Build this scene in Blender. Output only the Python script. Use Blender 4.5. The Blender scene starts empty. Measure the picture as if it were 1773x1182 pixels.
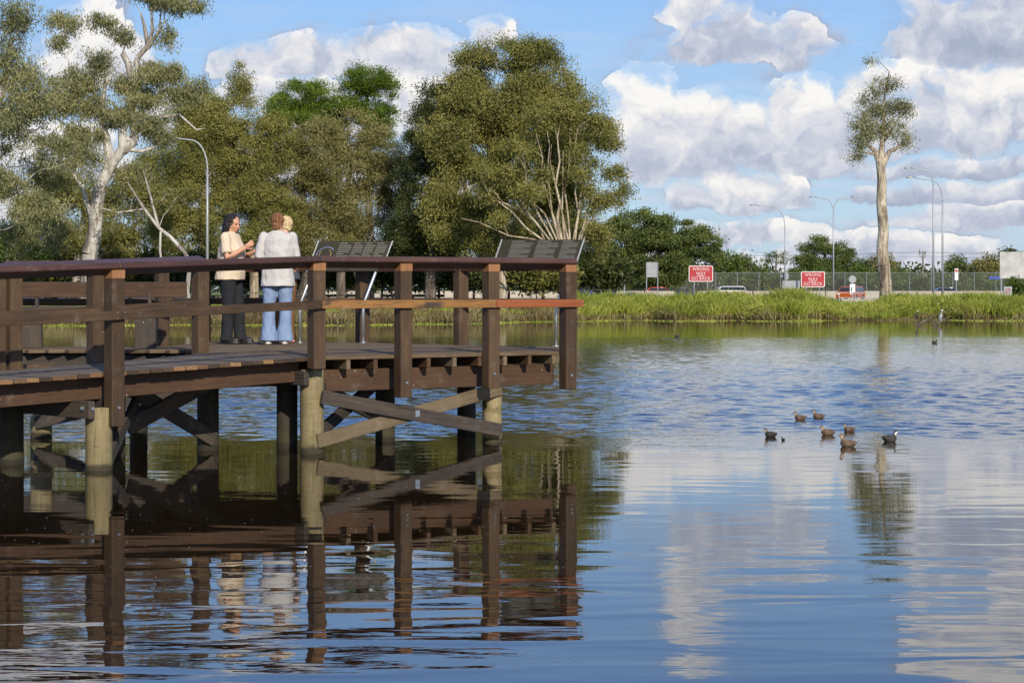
import bpy, bmesh, math, random
import numpy as np
from mathutils import Vector, Matrix, Euler, noise as mnoise
random.seed(7); RNG = np.random.default_rng(11)
R = math.radians
scene = bpy.context.scene
COL = scene.collection
# ---------------------------------------------------------------- camera
F, EYE, HOR, CX = 3500.0, 1.74, 500.0, 886.5        # focal length in photo pixels, eye height, horizon row, centre column
cam = bpy.data.cameras.new('camera'); camo = bpy.data.objects.new('camera', cam); COL.objects.link(camo)
camo.location = (0, 0, EYE); camo.rotation_euler = (R(90), 0, 0)
cam.sensor_width = 36; cam.lens = 36 * F / 1773; cam.shift_y = -(591 - HOR) / 1773
cam.clip_start = .1; cam.clip_end = 8000
scene.camera = camo
# ---------------------------------------------------------------- exposure
scene.view_settings.view_transform = 'Standard'; scene.view_settings.look = 'None'
scene.view_settings.exposure = 0.0; scene.view_settings.gamma = 1
# ---------------------------------------------------------------- sun
SUN_EL = R(27); SDX, SDY = .30, -.954                # direction towards the sun (behind the camera, a little right)
sun = bpy.data.lights.new('sun', 'SUN'); suno = bpy.data.objects.new('sun', sun); COL.objects.link(suno)
sun.energy = 5.0; sun.angle = R(.55); sun.color = (1, .90, .75)
sv = Vector((SDX * math.cos(SUN_EL), SDY * math.cos(SUN_EL), math.sin(SUN_EL)))
suno.rotation_euler = sv.to_track_quat('Z', 'Y').to_euler(); suno.location = sv * 60

# ---------------------------------------------------------------- node helpers
class N:                                             # a tiny expression wrapper round Math nodes
    def __init__(s, nt, sock): s.nt, s.s = nt, sock
    def op(s, o, b=None, c=None, clamp=False):
        n = s.nt.nodes.new('ShaderNodeMath'); n.operation = o; n.use_clamp = clamp
        for i, v in enumerate((s, b, c)):
            if v is None: continue
            if isinstance(v, N): s.nt.links.new(v.s, n.inputs[i])
            else: n.inputs[i].default_value = v
        return N(s.nt, n.outputs[0])
    def __add__(s, b): return s.op('ADD', b)
    def __radd__(s, b): return s.op('ADD', b)
    def __sub__(s, b): return s.op('SUBTRACT', b)
    def __rsub__(s, b): return s.op('MULTIPLY', -1.0).op('ADD', b)
    def __mul__(s, b): return s.op('MULTIPLY', b)
    def __rmul__(s, b): return s.op('MULTIPLY', b)
    def __truediv__(s, b): return s.op('DIVIDE', b)
    def max(s, b): return s.op('MAXIMUM', b)
    def min(s, b): return s.op('MINIMUM', b)
    def clamp(s): return s.op('ADD', 0.0, clamp=True)
    def step(s, a, b):                               # smoothstep
        n = s.nt.nodes.new('ShaderNodeMapRange'); n.interpolation_type = 'SMOOTHSTEP'
        s.nt.links.new(s.s, n.inputs[0]); n.inputs[1].default_value = a; n.inputs[2].default_value = b
        return N(s.nt, n.outputs[0])
    def lin(s, a, b, c, d):
        n = s.nt.nodes.new('ShaderNodeMapRange')
        s.nt.links.new(s.s, n.inputs[0])
        for i, v in enumerate((a, b, c, d)): n.inputs[i + 1].default_value = v
        return N(s.nt, n.outputs[0])
def comb(nt, x, y, z):
    n = nt.nodes.new('ShaderNodeCombineXYZ')
    for i, v in enumerate((x, y, z)):
        if isinstance(v, N): nt.links.new(v.s, n.inputs[i])
        else: n.inputs[i].default_value = v
    return n.outputs[0]
def noise(nt, vec, scale, detail=4, rough=.5, dist=0., col=False):
    n = nt.nodes.new('ShaderNodeTexNoise')
    if vec is not None: nt.links.new(vec, n.inputs['Vector'])
    n.inputs['Scale'].default_value = scale; n.inputs['Detail'].default_value = detail
    n.inputs['Roughness'].default_value = rough; n.inputs['Distortion'].default_value = dist
    return n.outputs['Color'] if col else N(nt, n.outputs['Fac'])
def mixc(nt, f, a, b, mode='MIX'):
    n = nt.nodes.new('ShaderNodeMix'); n.data_type = 'RGBA'; n.blend_type = mode
    for i, v in ((0, f), (6, a), (7, b)):
        if isinstance(v, N): nt.links.new(v.s, n.inputs[i])
        elif isinstance(v, bpy.types.NodeSocket): nt.links.new(v, n.inputs[i])
        elif isinstance(v, tuple): n.inputs[i].default_value = (*v[:3], 1)
        else: n.inputs[i].default_value = v
    return n.outputs[2]
def ramp(nt, f, stops):
    n = nt.nodes.new('ShaderNodeValToRGB'); nt.links.new(f.s, n.inputs[0]); e = n.color_ramp.elements
    while len(e) < len(stops): e.new(.5)
    for i, (p, c) in enumerate(stops): e[i].position = p; e[i].color = (*c, 1)
    return n.outputs[0]

# ---------------------------------------------------------------- world: Nishita sky with cumulus placed by azimuth and elevation
world = bpy.data.worlds.new('World'); scene.world = world; world.use_nodes = True
nt = world.node_tree; nt.nodes.clear()
out = nt.nodes.new('ShaderNodeOutputWorld'); bg = nt.nodes.new('ShaderNodeBackground'); nt.links.new(bg.outputs[0], out.inputs[0])
bg.inputs[1].default_value = .12
sky = nt.nodes.new('ShaderNodeTexSky'); sky.sky_type = 'NISHITA'; sky.sun_disc = False
sky.sun_elevation = SUN_EL; sky.sun_rotation = math.atan2(SDX, SDY); sky.air_density = 1.0; sky.dust_density = .6; sky.ozone_density = 2.0
tc = nt.nodes.new('ShaderNodeTexCoord'); sp = nt.nodes.new('ShaderNodeSeparateXYZ'); nt.links.new(tc.outputs['Generated'], sp.inputs[0])
dx, dy, dz = (N(nt, sp.outputs[i]) for i in range(3))
az0 = dx.op('ARCTAN2', dy); el0 = dz.op('ARCSINE')
wrp = nt.nodes.new('ShaderNodeSeparateXYZ'); nt.links.new(noise(nt, comb(nt, az0, el0, 7.0), 26, 5, .6, 0, True), wrp.inputs[0])
az = az0 + (N(nt, wrp.outputs[0]) - .5) * .055; el = el0 + (N(nt, wrp.outputs[1]) - .5) * .022 * 1.0
P = comb(nt, az, el, 0.0)
nbig = noise(nt, P, 24, 2, .5); nmed = noise(nt, P, 60, 8, .56, .1)
P2 = comb(nt, az - .006, el + .010, 0.0); nmed2 = noise(nt, P2, 60, 8, .56, .1)
# (centre px, base row, half width px, top row, base brightness, rise of brightness with height)
CL = [(1130, 288, 100, 100, .55, .55), (1215, 290, 120, 150, .50, .50), (1300, 265, 90, 165, .5, .45), (1380, 270, 130, 120, .48, .5), (1340, 285, 200, 190, .4, .4),
      (1375, 112, 62, 30, .42, .35), (1250, 95, 110, 0, .42, .2), (1200, 30, 80, -50, .7, .2), (1290, 358, 130, 265, .5, .52), (1240, 365, 90, 315, .42, .5),
      (1640, 240, 170, 95, .5, .48), (1740, 235, 150, 90, .5, .5), (1520, 200, 70, 105, .6, .35), (1735, 105, 140, -40, .25, .22), (1640, 95, 110, -30, .38, .4), (1780, 70, 100, -90, .6, .4),
      (1660, 305, 190, 268, .3, .45), (1600, 348, 170, 312, .35, .45), (1740, 350, 120, 315, .3, .5), (1690, 392, 170, 352, .38, .4), (1560, 470, 260, 400, .5, .22), (1300, 420, 160, 385, .58, .25), (1200, 480, 300, 430, .6, .2),
      (520, 128, 150, 62, .5, .25), (700, 120, 150, 40, .48, .25), (850, 70, 60, 20, .7, .25), (475, 180, 100, 118, .62, .4), (700, 205, 110, 95, .6, .4), (620, 220, 160, 140, .6, .3),
      (165, 135, 95, 2, .72, .3), (90, 300, 160, 210, .55, .4), (320, 240, 90, 150, .6, .35), (20, 370, 80, 300, .62, .4), (560, 330, 300, 240, .6, .3),
      (1215, -40, 75, -150, .6, .4), (1700, -70, 130, -230, .6, .4), (1050, -320, 200, -420, .6, .3), (430, -120, 120, -200, .6, .4), (60, -90, 170, -260, .6, .4), (900, 480, 900, 455, .55, .1)]
fmax = None; sw = None; sl = None
for (cx, by, rx, ty, b0, b1) in CL:
    a0 = math.atan((cx - CX) / F); e0 = math.atan((HOR - by) / F); ra = rx / F; h = (by - ty) / F
    u = (az - a0) * (1 / ra); v = (el - e0) * (1 / h)
    v2 = v.max(v * -5.0)
    f = (1.0 - u * u) - v2 * v2
    w = f.max(0.0)
    lum = (v * b1 + b0) * w
    fmax = f if fmax is None else fmax.op('SMOOTH_MAX', f, .25)
    sw = w if sw is None else sw + w; sl = lum if sl is None else sl + lum
shade = sl / (sw + .001)
# scattered cloud for the rest of the sky (behind and above)
gen = noise(nt, comb(nt, az, el * 1.6, 3.0), 5, 6, .55) - (1.0 - el.step(.5, .9)) * .13
front = az.op('ABSOLUTE').step(.26, .5).max(el.step(.35, .7))
genf = (gen - .5) * 4.0 * front - (1.0 - front) * 2.0
fld = fmax.max(genf) - .14 + (nmed - .5) * 2.3 + (nbig - .5) * 1.7
alpha = (fld.step(-.28, .62) + fld.step(-1.0, .3) * .22).op('MINIMUM', 1.0)
thin = noise(nt, comb(nt, az, el * 7.0, 1.0), 14, 5, .6).step(.44, .72) * (1.0 - el.step(.05, .2)) * .55
relief = (nmed - nmed2) * 1.3
core = fld.step(.1, 1.4)
shade2 = shade * (1.0 - front) + front * .75
lumv = (shade2 * 1.12 - .13 + relief + (1.0 - core) * .06 + (nbig - .5) * .55).op('MINIMUM', 1.0)
ccol = ramp(nt, lumv.clamp(), [(.0, (.38, .43, .56)), (.35, (.50, .54, .66)), (.6, (.69, .71, .78)), (.82, (.88, .86, .86)), (1., (1.0, .97, .93))])
cs = mixc(nt, 1.0, ccol, (8.2, 8.2, 8.2), 'MULTIPLY')
air = ramp(nt, el0.lin(0, .6, 0, 1), [(0, (.40, .55, .69)), (.10, (.34, .52, .74)), (.24, (.23, .43, .78)), (.5, (.13, .30, .76)), (1, (.09, .23, .64))])
air = mixc(nt, 1.0, air, (10., 10., 10.), 'MULTIPLY')
skyb = mixc(nt, thin, mixc(nt, .8, sky.outputs[0], air), (5.2, 5.6, 6.6))
bgcol = mixc(nt, alpha * .96, skyb, cs)
nt.links.new(bgcol, bg.inputs[0])
world.cycles.sampling_method = 'MANUAL'; world.cycles.sample_map_resolution = 512

# ---------------------------------------------------------------- object helpers
def W(px, py, Y): return Vector(((px - CX) * Y / F, Y, EYE - (py - HOR) * Y / F))
def tag(o, label=None, cat=None, group=None, kind=None):
    if label: o['label'] = label
    if cat: o['category'] = cat
    if group: o['group'] = group
    if kind: o['kind'] = kind
    return o
def thing(name, label, cat, loc=(0, 0, 0), rz=0, group=None):
    o = bpy.data.objects.new(name, None); COL.objects.link(o); o.empty_display_size = .3
    o.location = loc; o.rotation_euler = (0, 0, rz)
    return tag(o, label, cat, group)
def meshobj(name, me, mats, parent=None):
    o = bpy.data.objects.new(name, me); COL.objects.link(o)
    for m in (mats if isinstance(mats, (list, tuple)) else [mats]): me.materials.append(m)
    if parent is not None: o.parent = parent
    return o
def obj(name, bm, mat, parent=None, smooth=False, mx=None):
    me = bpy.data.meshes.new(name); bm.to_mesh(me); bm.free()
    if smooth: me.polygons.foreach_set('use_smooth', [True] * len(me.polygons))
    o = meshobj(name, me, mat, parent)
    if mx is not None: o.matrix_local = mx
    return o
def copy_tree(o, parent=None):
    c = o.copy(); COL.objects.link(c); c.parent = parent
    for ch in list(o.children): copy_tree(ch, c)
    return c
def npmesh(name, verts, faces, smooth=False):
    me = bpy.data.meshes.new(name); verts = np.asarray(verts, 'f'); faces = np.asarray(faces, 'i')
    nf, k = faces.shape
    me.vertices.add(len(verts)); me.vertices.foreach_set('co', verts.ravel())
    me.loops.add(nf * k); me.loops.foreach_set('vertex_index', faces.ravel())
    me.polygons.add(nf); me.polygons.foreach_set('loop_start', np.arange(0, nf * k, k, dtype='i'))
    me.polygons.foreach_set('loop_total', np.full(nf, k, 'i'))
    if smooth: me.polygons.foreach_set('use_smooth', np.ones(nf, bool))
    me.update(calc_edges=True); me.validate(); return me
def add_box(bm, x0, x1, y0, y1, z0, z1, bev=0, mx=None):
    r = bmesh.ops.create_cube(bm, size=1); vs = r['verts']
    for v in vs: v.co = Vector(((x0 + x1) / 2 + v.co.x * (x1 - x0), (y0 + y1) / 2 + v.co.y * (y1 - y0), (z0 + z1) / 2 + v.co.z * (z1 - z0)))
    if bev:
        es = list({e for v in vs for e in v.link_edges})
        nv = bmesh.ops.bevel(bm, geom=es, offset=bev, segments=1, affect='EDGES')['verts']; vs = list({v for v in nv} | {v for v in vs if v.is_valid})
    if mx is not None: bmesh.ops.transform(bm, matrix=mx, verts=vs)
def add_cyl(bm, p, q, r1, r2=None, n=12, caps=True):
    p, q = Vector(p), Vector(q); r2 = r1 if r2 is None else r2; d = q - p
    m = Matrix.Translation((p + q) / 2) @ d.to_track_quat('Z', 'Y').to_matrix().to_4x4()
    bmesh.ops.create_cone(bm, cap_ends=caps, segments=n, radius1=r1, radius2=r2, depth=d.length, matrix=m)
def add_ell(bm, c, r, rot=None, n=14):
    m = Matrix.Translation(c) @ (rot.to_matrix().to_4x4() if rot else Matrix()) @ Matrix.Diagonal((*r, 1))
    bmesh.ops.create_uvsphere(bm, u_segments=n, v_segments=max(6, n // 2 + 2), radius=1, matrix=m)
def add_tube(bm, pts, rads, n=10):
    pts = [Vector(p) for p in pts]; rads = rads if isinstance(rads, (list, tuple)) else [rads] * len(pts)
    rings = []; up = Vector((0, 0, 1)); prevx = None
    for i, p in enumerate(pts):
        d = (pts[min(i + 1, len(pts) - 1)] - pts[max(i - 1, 0)]).normalized()
        x = prevx - d * prevx.dot(d) if prevx else d.orthogonal()
        x.normalize(); prevx = x; y = d.cross(x)
        rings.append([bm.verts.new(p + (x * math.cos(2 * math.pi * k / n) + y * math.sin(2 * math.pi * k / n)) * rads[i]) for k in range(n)])
    for a, b in zip(rings, rings[1:]):
        for k in range(n): bm.faces.new((a[k], a[(k + 1) % n], b[(k + 1) % n], b[k]))
    bm.faces.new(rings[0][::-1]); bm.faces.new(rings[-1])
def beam(name, p, q, w, h, mat, parent=None, roll=0., bev=.005, up=Vector((0, 0, 1))):
    """a squared timber from p to q (axis through its centre); grain runs along local X"""
    p, q = Vector(p), Vector(q); d = q - p; L = d.length; x = d.normalized()
    y = up.cross(x).normalized() if abs(x.dot(up)) < .99 else Vector((0, 1, 0)); z = x.cross(y)
    m = Matrix((x, y, z)).transposed().to_4x4() @ Matrix.Rotation(roll, 4, 'X'); m.translation = (p + q) / 2
    bm = bmesh.new(); add_box(bm, -L / 2, L / 2, -w / 2, w / 2, -h / 2, h / 2, bev)
    return obj(name, bm, mat, parent, mx=m)

# ---------------------------------------------------------------- materials
def new_mat(name):
    m = bpy.data.materials.new(name); m.use_nodes = True; return m, m.node_tree, m.node_tree.nodes['Principled BSDF']
def ocoord(nt, kind='Object'):
    return nt.nodes.new('ShaderNodeTexCoord').outputs[kind]
def mapping(nt, v, sc=(1, 1, 1)):
    n = nt.nodes.new('ShaderNodeMapping'); nt.links.new(v, n.inputs[0]); n.inputs['Scale'].default_value = sc; return n.outputs[0]
def bump(nt, b, h, dist=.01, strength=1.0):
    n = nt.nodes.new('ShaderNodeBump'); n.inputs['Distance'].default_value = dist; n.inputs['Strength'].default_value = strength
    nt.links.new(h.s, n.inputs['Height']); nt.links.new(n.outputs[0], b.inputs['Normal']); return n
def plain(name, col, rough=.6, metal=0., var=.15, vs=6, emit=None, spec=.5):
    m, nt, b = new_mat(name); v = ocoord(nt); f = noise(nt, v, vs, 5, .6)
    c = mixc(nt, f.lin(.3, .7, 0, 1), tuple(x * (1 - var) for x in col), tuple(min(1, x * (1 + var)) for x in col))
    nt.links.new(c, b.inputs['Base Color']); b.inputs['Roughness'].default_value = rough; b.inputs['Metallic'].default_value = metal
    b.inputs['Specular IOR Level'].default_value = spec
    return m
def wood(name, dark, mid, light, rough=.7, grain=(1.5, 22, 22), stain=None, spec=.4, tide=False):
    m, nt, b = new_mat(name); v = ocoord(nt)
    oi = nt.nodes.new('ShaderNodeObjectInfo'); geo = nt.nodes.new('ShaderNodeNewGeometry')
    rnd = N(nt, oi.outputs['Random']); isl = N(nt, geo.outputs['Random Per Island'])
    va = nt.nodes.new('ShaderNodeVectorMath'); va.operation = 'ADD'; nt.links.new(v, va.inputs[0])
    nt.links.new(comb(nt, rnd * 37.0, isl * 11.0, rnd * 5.0), va.inputs[1]); v = va.outputs[0]
    g = noise(nt, mapping(nt, v, grain), 1.6, 6, .65, .4); blot = noise(nt, mapping(nt, v, (.8, 2, 2)), 2.2, 4, .6)
    f = (g * .65 + blot * .5 + (isl - .5) * .22 + (rnd - .5) * .16 - .07)
    c = ramp(nt, f.clamp(), [(.25, dark), (.5, mid), (.75, light)])
    if stain:
        c = mixc(nt, blot.step(.5, .66), c, stain)
    crack = noise(nt, mapping(nt, v, (1.2, 60, 60)), 1.0, 3, .6).step(.36, .30)
    c = mixc(nt, crack * .75, c, tuple(x * .3 for x in dark))
    wear = noise(nt, v, 5, 6, .7).step(.56, .74)
    c = mixc(nt, wear * .45, c, tuple(min(1, (x * .5 + .055) * 1.5) for x in light))
    drop = noise(nt, v, 21, 2, .5).step(.765, .785)
    c = mixc(nt, drop * .8, c, (.38, .37, .34))
    if tide:
        tz = nt.nodes.new('ShaderNodeSeparateXYZ'); nt.links.new(ocoord(nt), tz.inputs[0]); z_ = N(nt, tz.outputs[2]) + (blot - .5) * .12
        c = mixc(nt, (1.0 - z_.step(.08, .34)) * .22, c, (.075, .085, .022)); c = mixc(nt, (1.0 - z_.step(.035, .085)) * .85, c, (.018, .015, .009))
    nt.links.new(c, b.inputs['Base Color']); b.inputs['Roughness'].default_value = rough
    b.inputs['Specular IOR Level'].default_value = spec
    bump(nt, b, g - crack * .6, .004, .8); return m
M = {}
M['rail'] = wood('rail_wood', (0.031, 0.014, 0.010), (0.065, 0.030, 0.021), (0.105, 0.050, 0.036), rough=.45)
M['post'] = wood('post_wood', (0.027, 0.015, 0.007), (0.059, 0.034, 0.016), (0.103, 0.062, 0.030), rough=.7)
M['orange'] = wood('new_wood_gold', (0.111, 0.049, 0.014), (0.230, 0.111, 0.030), (0.306, 0.162, 0.051), stain=(.05, .033, .022))
M['red'] = wood('new_wood_red', (0.136, 0.036, 0.011), (0.238, 0.068, 0.020), (0.289, 0.099, 0.036))
M['deck'] = wood('deck_wood', (0.067, 0.046, 0.027), (0.129, 0.091, 0.054), (0.185, 0.133, 0.081), rough=.85, spec=.2)
M['deckend'] = wood('deck_end_wood', (.055, .036, .020), (.12, .075, .038), (.26, .15, .065), rough=.8)
M['beam'] = wood('beam_wood', (0.030, 0.016, 0.008), (0.061, 0.031, 0.015), (0.095, 0.049, 0.023))
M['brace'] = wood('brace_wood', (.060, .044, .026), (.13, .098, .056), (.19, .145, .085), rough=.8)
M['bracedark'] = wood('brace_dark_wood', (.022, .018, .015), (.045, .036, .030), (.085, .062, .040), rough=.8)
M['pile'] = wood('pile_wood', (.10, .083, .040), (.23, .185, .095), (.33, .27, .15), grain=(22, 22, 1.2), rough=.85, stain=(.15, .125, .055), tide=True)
M['pileshade'] = wood('pile_shade_wood', (.014, .012, .009), (.030, .025, .018), (.055, .044, .030), grain=(22, 22, 1.2), rough=.85, tide=True)  # pile wood darkened so its colour carries the shade under the deck
M['cut'] = wood('cut_end_wood', (.16, .07, .025), (.26, .12, .05), (.33, .17, .08), rough=.7)
M['steel'] = plain('galvanised_steel', (.42, .44, .45), .38, .8, .2, 20)
M['grey'] = plain('grey_pole_paint', (.34, .36, .38), .5, .3, .1, 3)
M['black'] = plain('black_paint', (.012, .012, .013), .5)
M['concrete'] = plain('pale_concrete', (.40, .36, .29), .9, 0, .18, .5)
M['asphalt'] = plain('asphalt', (.055, .055, .057), .9, 0, .2, .6)
M['glass'] = plain('dark_glass', (.02, .025, .03), .06, 0, .05)
M['signred'] = plain('sign_red', (.36, .010, .020), .45, 0, .06, 2)
M['signwhite'] = plain('sign_white', (.78, .78, .76), .5, 0, .04, 2)
M['panelgrey'] = plain('blotched_pale_panel', (.40, .40, .38), .7, 0, .3, .9)  # pale grey with broad blotches of lighter and darker tone
M['letterwhite'] = plain('sign_lettering', (.55, .52, .50), .6, 0, .04, 2)
M['signgreen'] = plain('sign_green', (.006, .060, .045), .5, 0, .1, 2)
M['signblue'] = plain('sign_blue', (.02, .06, .28), .5, 0, .1, 2)
M['signback'] = plain('sign_back_metal', (.26, .28, .29), .55, .4, .12, 2)
M['panelback'] = plain('interpretive_panel', (.022, .020, .011), .6, 0, .25, 3, spec=.2)
M['lines'] = plain('interpretive_text', (.12, .12, .105), .6, 0, .2, 30, spec=.2)
M['mapblue'] = plain('interpretive_map_blue', (.14, .19, .30), .5)
M['mapgold'] = plain('interpretive_map_gold', (.20, .15, .05), .5)
M['tyre'] = plain('tyre_rubber', (.015, .015, .015), .9)

def bark(name, a, b_, c_, sc=3):
    m, nt, b = new_mat(name); v = ocoord(nt)
    f = noise(nt, mapping(nt, v, (1, 1, .28)), sc, 6, .65, .6); g = noise(nt, mapping(nt, v, (1, 1, .12)), sc * 5, 4, .6)
    c = ramp(nt, (f * .8 + g * .25).clamp(), [(.42, a), (.51, b_), (.59, c_)])
    nt.links.new(c, b.inputs['Base Color']); b.inputs['Roughness'].default_value = .9; bump(nt, b, g + f, .09, .9); return m
M['gumbark'] = bark('gum_bark', (.10, .08, .065), (.30, .27, .235), (.50, .475, .43), 1.0)
M['paperbark'] = bark('paperbark', (.10, .07, .045), (.30, .245, .17), (.48, .41, .30), 1.8)
M['lonebark'] = bark('patchy_paperbark', (.08, .058, .04), (.27, .22, .155), (.50, .44, .34), 1.5)
M['greybark'] = bark('grey_bark', (.05, .04, .03), (.12, .095, .075), (.24, .20, .16), 1.5)
def leaf(name, a, b_, c_, trans=.28, vs=.45):
    m, nt, b = new_mat(name); nt.nodes.remove(b); o = nt.nodes['Material Output']
    geo = nt.nodes.new('ShaderNodeNewGeometry'); isl = N(nt, geo.outputs['Random Per Island']); v = ocoord(nt)
    f = noise(nt, v, vs, 3, .6)
    c = ramp(nt, (f * 1.25 + isl * .28 - .27).clamp(), [(.25, a), (.5, b_), (.78, c_)])
    d = nt.nodes.new('ShaderNodeBsdfDiffuse'); t = nt.nodes.new('ShaderNodeBsdfTranslucent'); g = nt.nodes.new('ShaderNodeBsdfGlossy')
    g.inputs['Roughness'].default_value = .45; g.inputs['Color'].default_value = (.6, .6, .55, 1)
    nt.links.new(c, d.inputs[0]); nt.links.new(mixc(nt, .5, c, (.16, .20, .02)), t.inputs[0])
    m1 = nt.nodes.new('ShaderNodeMixShader'); m1.inputs[0].default_value = trans; nt.links.new(d.outputs[0], m1.inputs[1]); nt.links.new(t.outputs[0], m1.inputs[2])
    m2 = nt.nodes.new('ShaderNodeMixShader'); m2.inputs[0].default_value = .03; nt.links.new(m1.outputs[0], m2.inputs[1]); nt.links.new(g.outputs[0], m2.inputs[2])
    nt.links.new(m2.outputs[0], o.inputs[0]); return m
M['leaf_gum'] = leaf('gum_leaves', (0.110, 0.122, 0.062), (0.241, 0.243, 0.107), (0.373, 0.355, 0.167))
M['leaf_mel'] = leaf('paperbark_leaves', (0.096, 0.102, 0.030), (0.210, 0.206, 0.055), (0.333, 0.303, 0.087))
M['leaf_olive'] = leaf('olive_leaves', (0.120, 0.113, 0.045), (0.222, 0.203, 0.071), (0.316, 0.283, 0.105))
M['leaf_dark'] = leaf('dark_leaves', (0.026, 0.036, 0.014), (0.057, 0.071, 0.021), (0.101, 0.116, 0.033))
M['leaf_pine'] = leaf('pine_needles', (0.047, 0.083, 0.009), (0.120, 0.187, 0.018), (0.217, 0.284, 0.031))
M['leaf_rain'] = leaf('rain_tree_leaves', (0.049, 0.073, 0.022), (0.106, 0.138, 0.036), (0.203, 0.235, 0.056))
M['leaf_hedge'] = leaf('hedge_leaves', (0.048, 0.078, 0.014), (0.102, 0.150, 0.026), (0.168, 0.228, 0.042))
M['grass'] = leaf('tall_grass', (0.182, 0.205, 0.036), (0.312, 0.368, 0.052), (0.456, 0.445, 0.097), .35, .25)
M['sedge'] = leaf('dry_sedge', (0.125, 0.085, 0.041), (0.237, 0.184, 0.083), (0.312, 0.263, 0.124), .3, .3)

# ---------------------------------------------------------------- ground, road and water
def shore(X):
    t = np.clip((X + 12) / 22, 0, 1); t = t * t * (3 - 2 * t)
    return 96.5 + 14.5 * t + 1.2 * np.sin(X * .35) + .7 * np.sin(X * 1.1 + 1) + .35 * np.sin(X * 2.7)
def gz(X, Y):
    d = Y - shore(X); return np.where(d < 0, np.maximum(-1.4, d * .12), np.where(d < 7, .62 * (1 - (1 - np.clip(d / 7, 0, 1)) ** 2), .62) + .03 * np.sin(X * .3 + Y * .17))
xs = np.concatenate([np.linspace(-3000, -90, 14), np.linspace(-80, 90, 240), np.linspace(100, 3000, 14)])
ys = np.concatenate([np.linspace(-200, 84, 12), np.linspace(86, 180, 150), np.linspace(190, 420, 24), np.linspace(480, 6000, 12)])
gx, gy = np.meshgrid(xs, ys); g_z = gz(gx, gy); g_z = np.where(gy > 178, .62, g_z)
nx, ny = len(xs), len(ys); idx = np.arange(nx * ny).reshape(ny, nx)
fc = np.stack([idx[:-1, :-1], idx[:-1, 1:], idx[1:, 1:], idx[1:, :-1]], -1).reshape(-1, 4)
m, nt, b = new_mat('lawn'); v = ocoord(nt)
a = noise(nt, v, .12, 5, .6); c_ = noise(nt, v, 4, 5, .7)
c = ramp(nt, (a * .6 + c_ * .4).clamp(), [(.38, (.055, .080, .018)), (.5, (.115, .150, .028)), (.62, (.19, .175, .06))])
spz = nt.nodes.new('ShaderNodeSeparateXYZ'); nt.links.new(v, spz.inputs[0]); zz = N(nt, spz.outputs[2])
c = mixc(nt, 1.0 - zz.step(.05, .35), c, (.16, .115, .065))
nt.links.new(c, b.inputs['Base Color']); b.inputs['Roughness'].default_value = 1; bump(nt, b, c_, .1, 1)
ground = meshobj('ground', npmesh('ground', np.stack([gx, gy, g_z], -1).reshape(-1, 3), fc, True), m); tag(ground, kind='structure')
bm = bmesh.new(); add_box(bm, -70, 260, 176, 262, .60, .67)
road = obj('road', bm, M['asphalt']); tag(road, kind='structure')

m, nt, b = new_mat('lake_water'); v = ocoord(nt)
spz = nt.nodes.new('ShaderNodeSeparateXYZ'); nt.links.new(v, spz.inputs[0]); wx, wy = N(nt, spz.outputs[0]), N(nt, spz.outputs[1])
lf = noise(nt, mapping(nt, v, (.10, .35, 1)), 1, 3, .5)
wy2 = wy + (lf - .5) * 5.5 + (noise(nt, mapping(nt, v, (.5, .9, 1)), 1, 4, .6) - .5) * 2.0
chop = wy2.step(21.8, 24.8) * (1.0 - wy2.step(36, 78) * .88)
near = 1.0 - wy.step(11.5, 15) * .74
swell = noise(nt, mapping(nt, v, (.75, 2.0, 1)), 1.0, 1, .45, .5)
rip = noise(nt, mapping(nt, v, (1.0, 3.2, 1)), 2.6, 3, .5, .3)
fine = noise(nt, mapping(nt, v, (1.0, .42, 1)), 6, 3, .6)
patch = noise(nt, mapping(nt, v, (.25, .5, 1)), .8, 2, .5).step(.35, .65)
h = swell * (near * .0092) + rip * (patch * near * .0007 + .0003) + fine * (chop * .012) + rip * (chop * .004)
bump(nt, b, h, 1.0, 1.0)
b.inputs['Base Color'].default_value = (.013, .008, .0035, 1); b.inputs['IOR'].default_value = 1.62
nt.links.new((chop * .03 + wy.step(50, 95) * .03 + .006).s, b.inputs['Roughness'])
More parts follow.
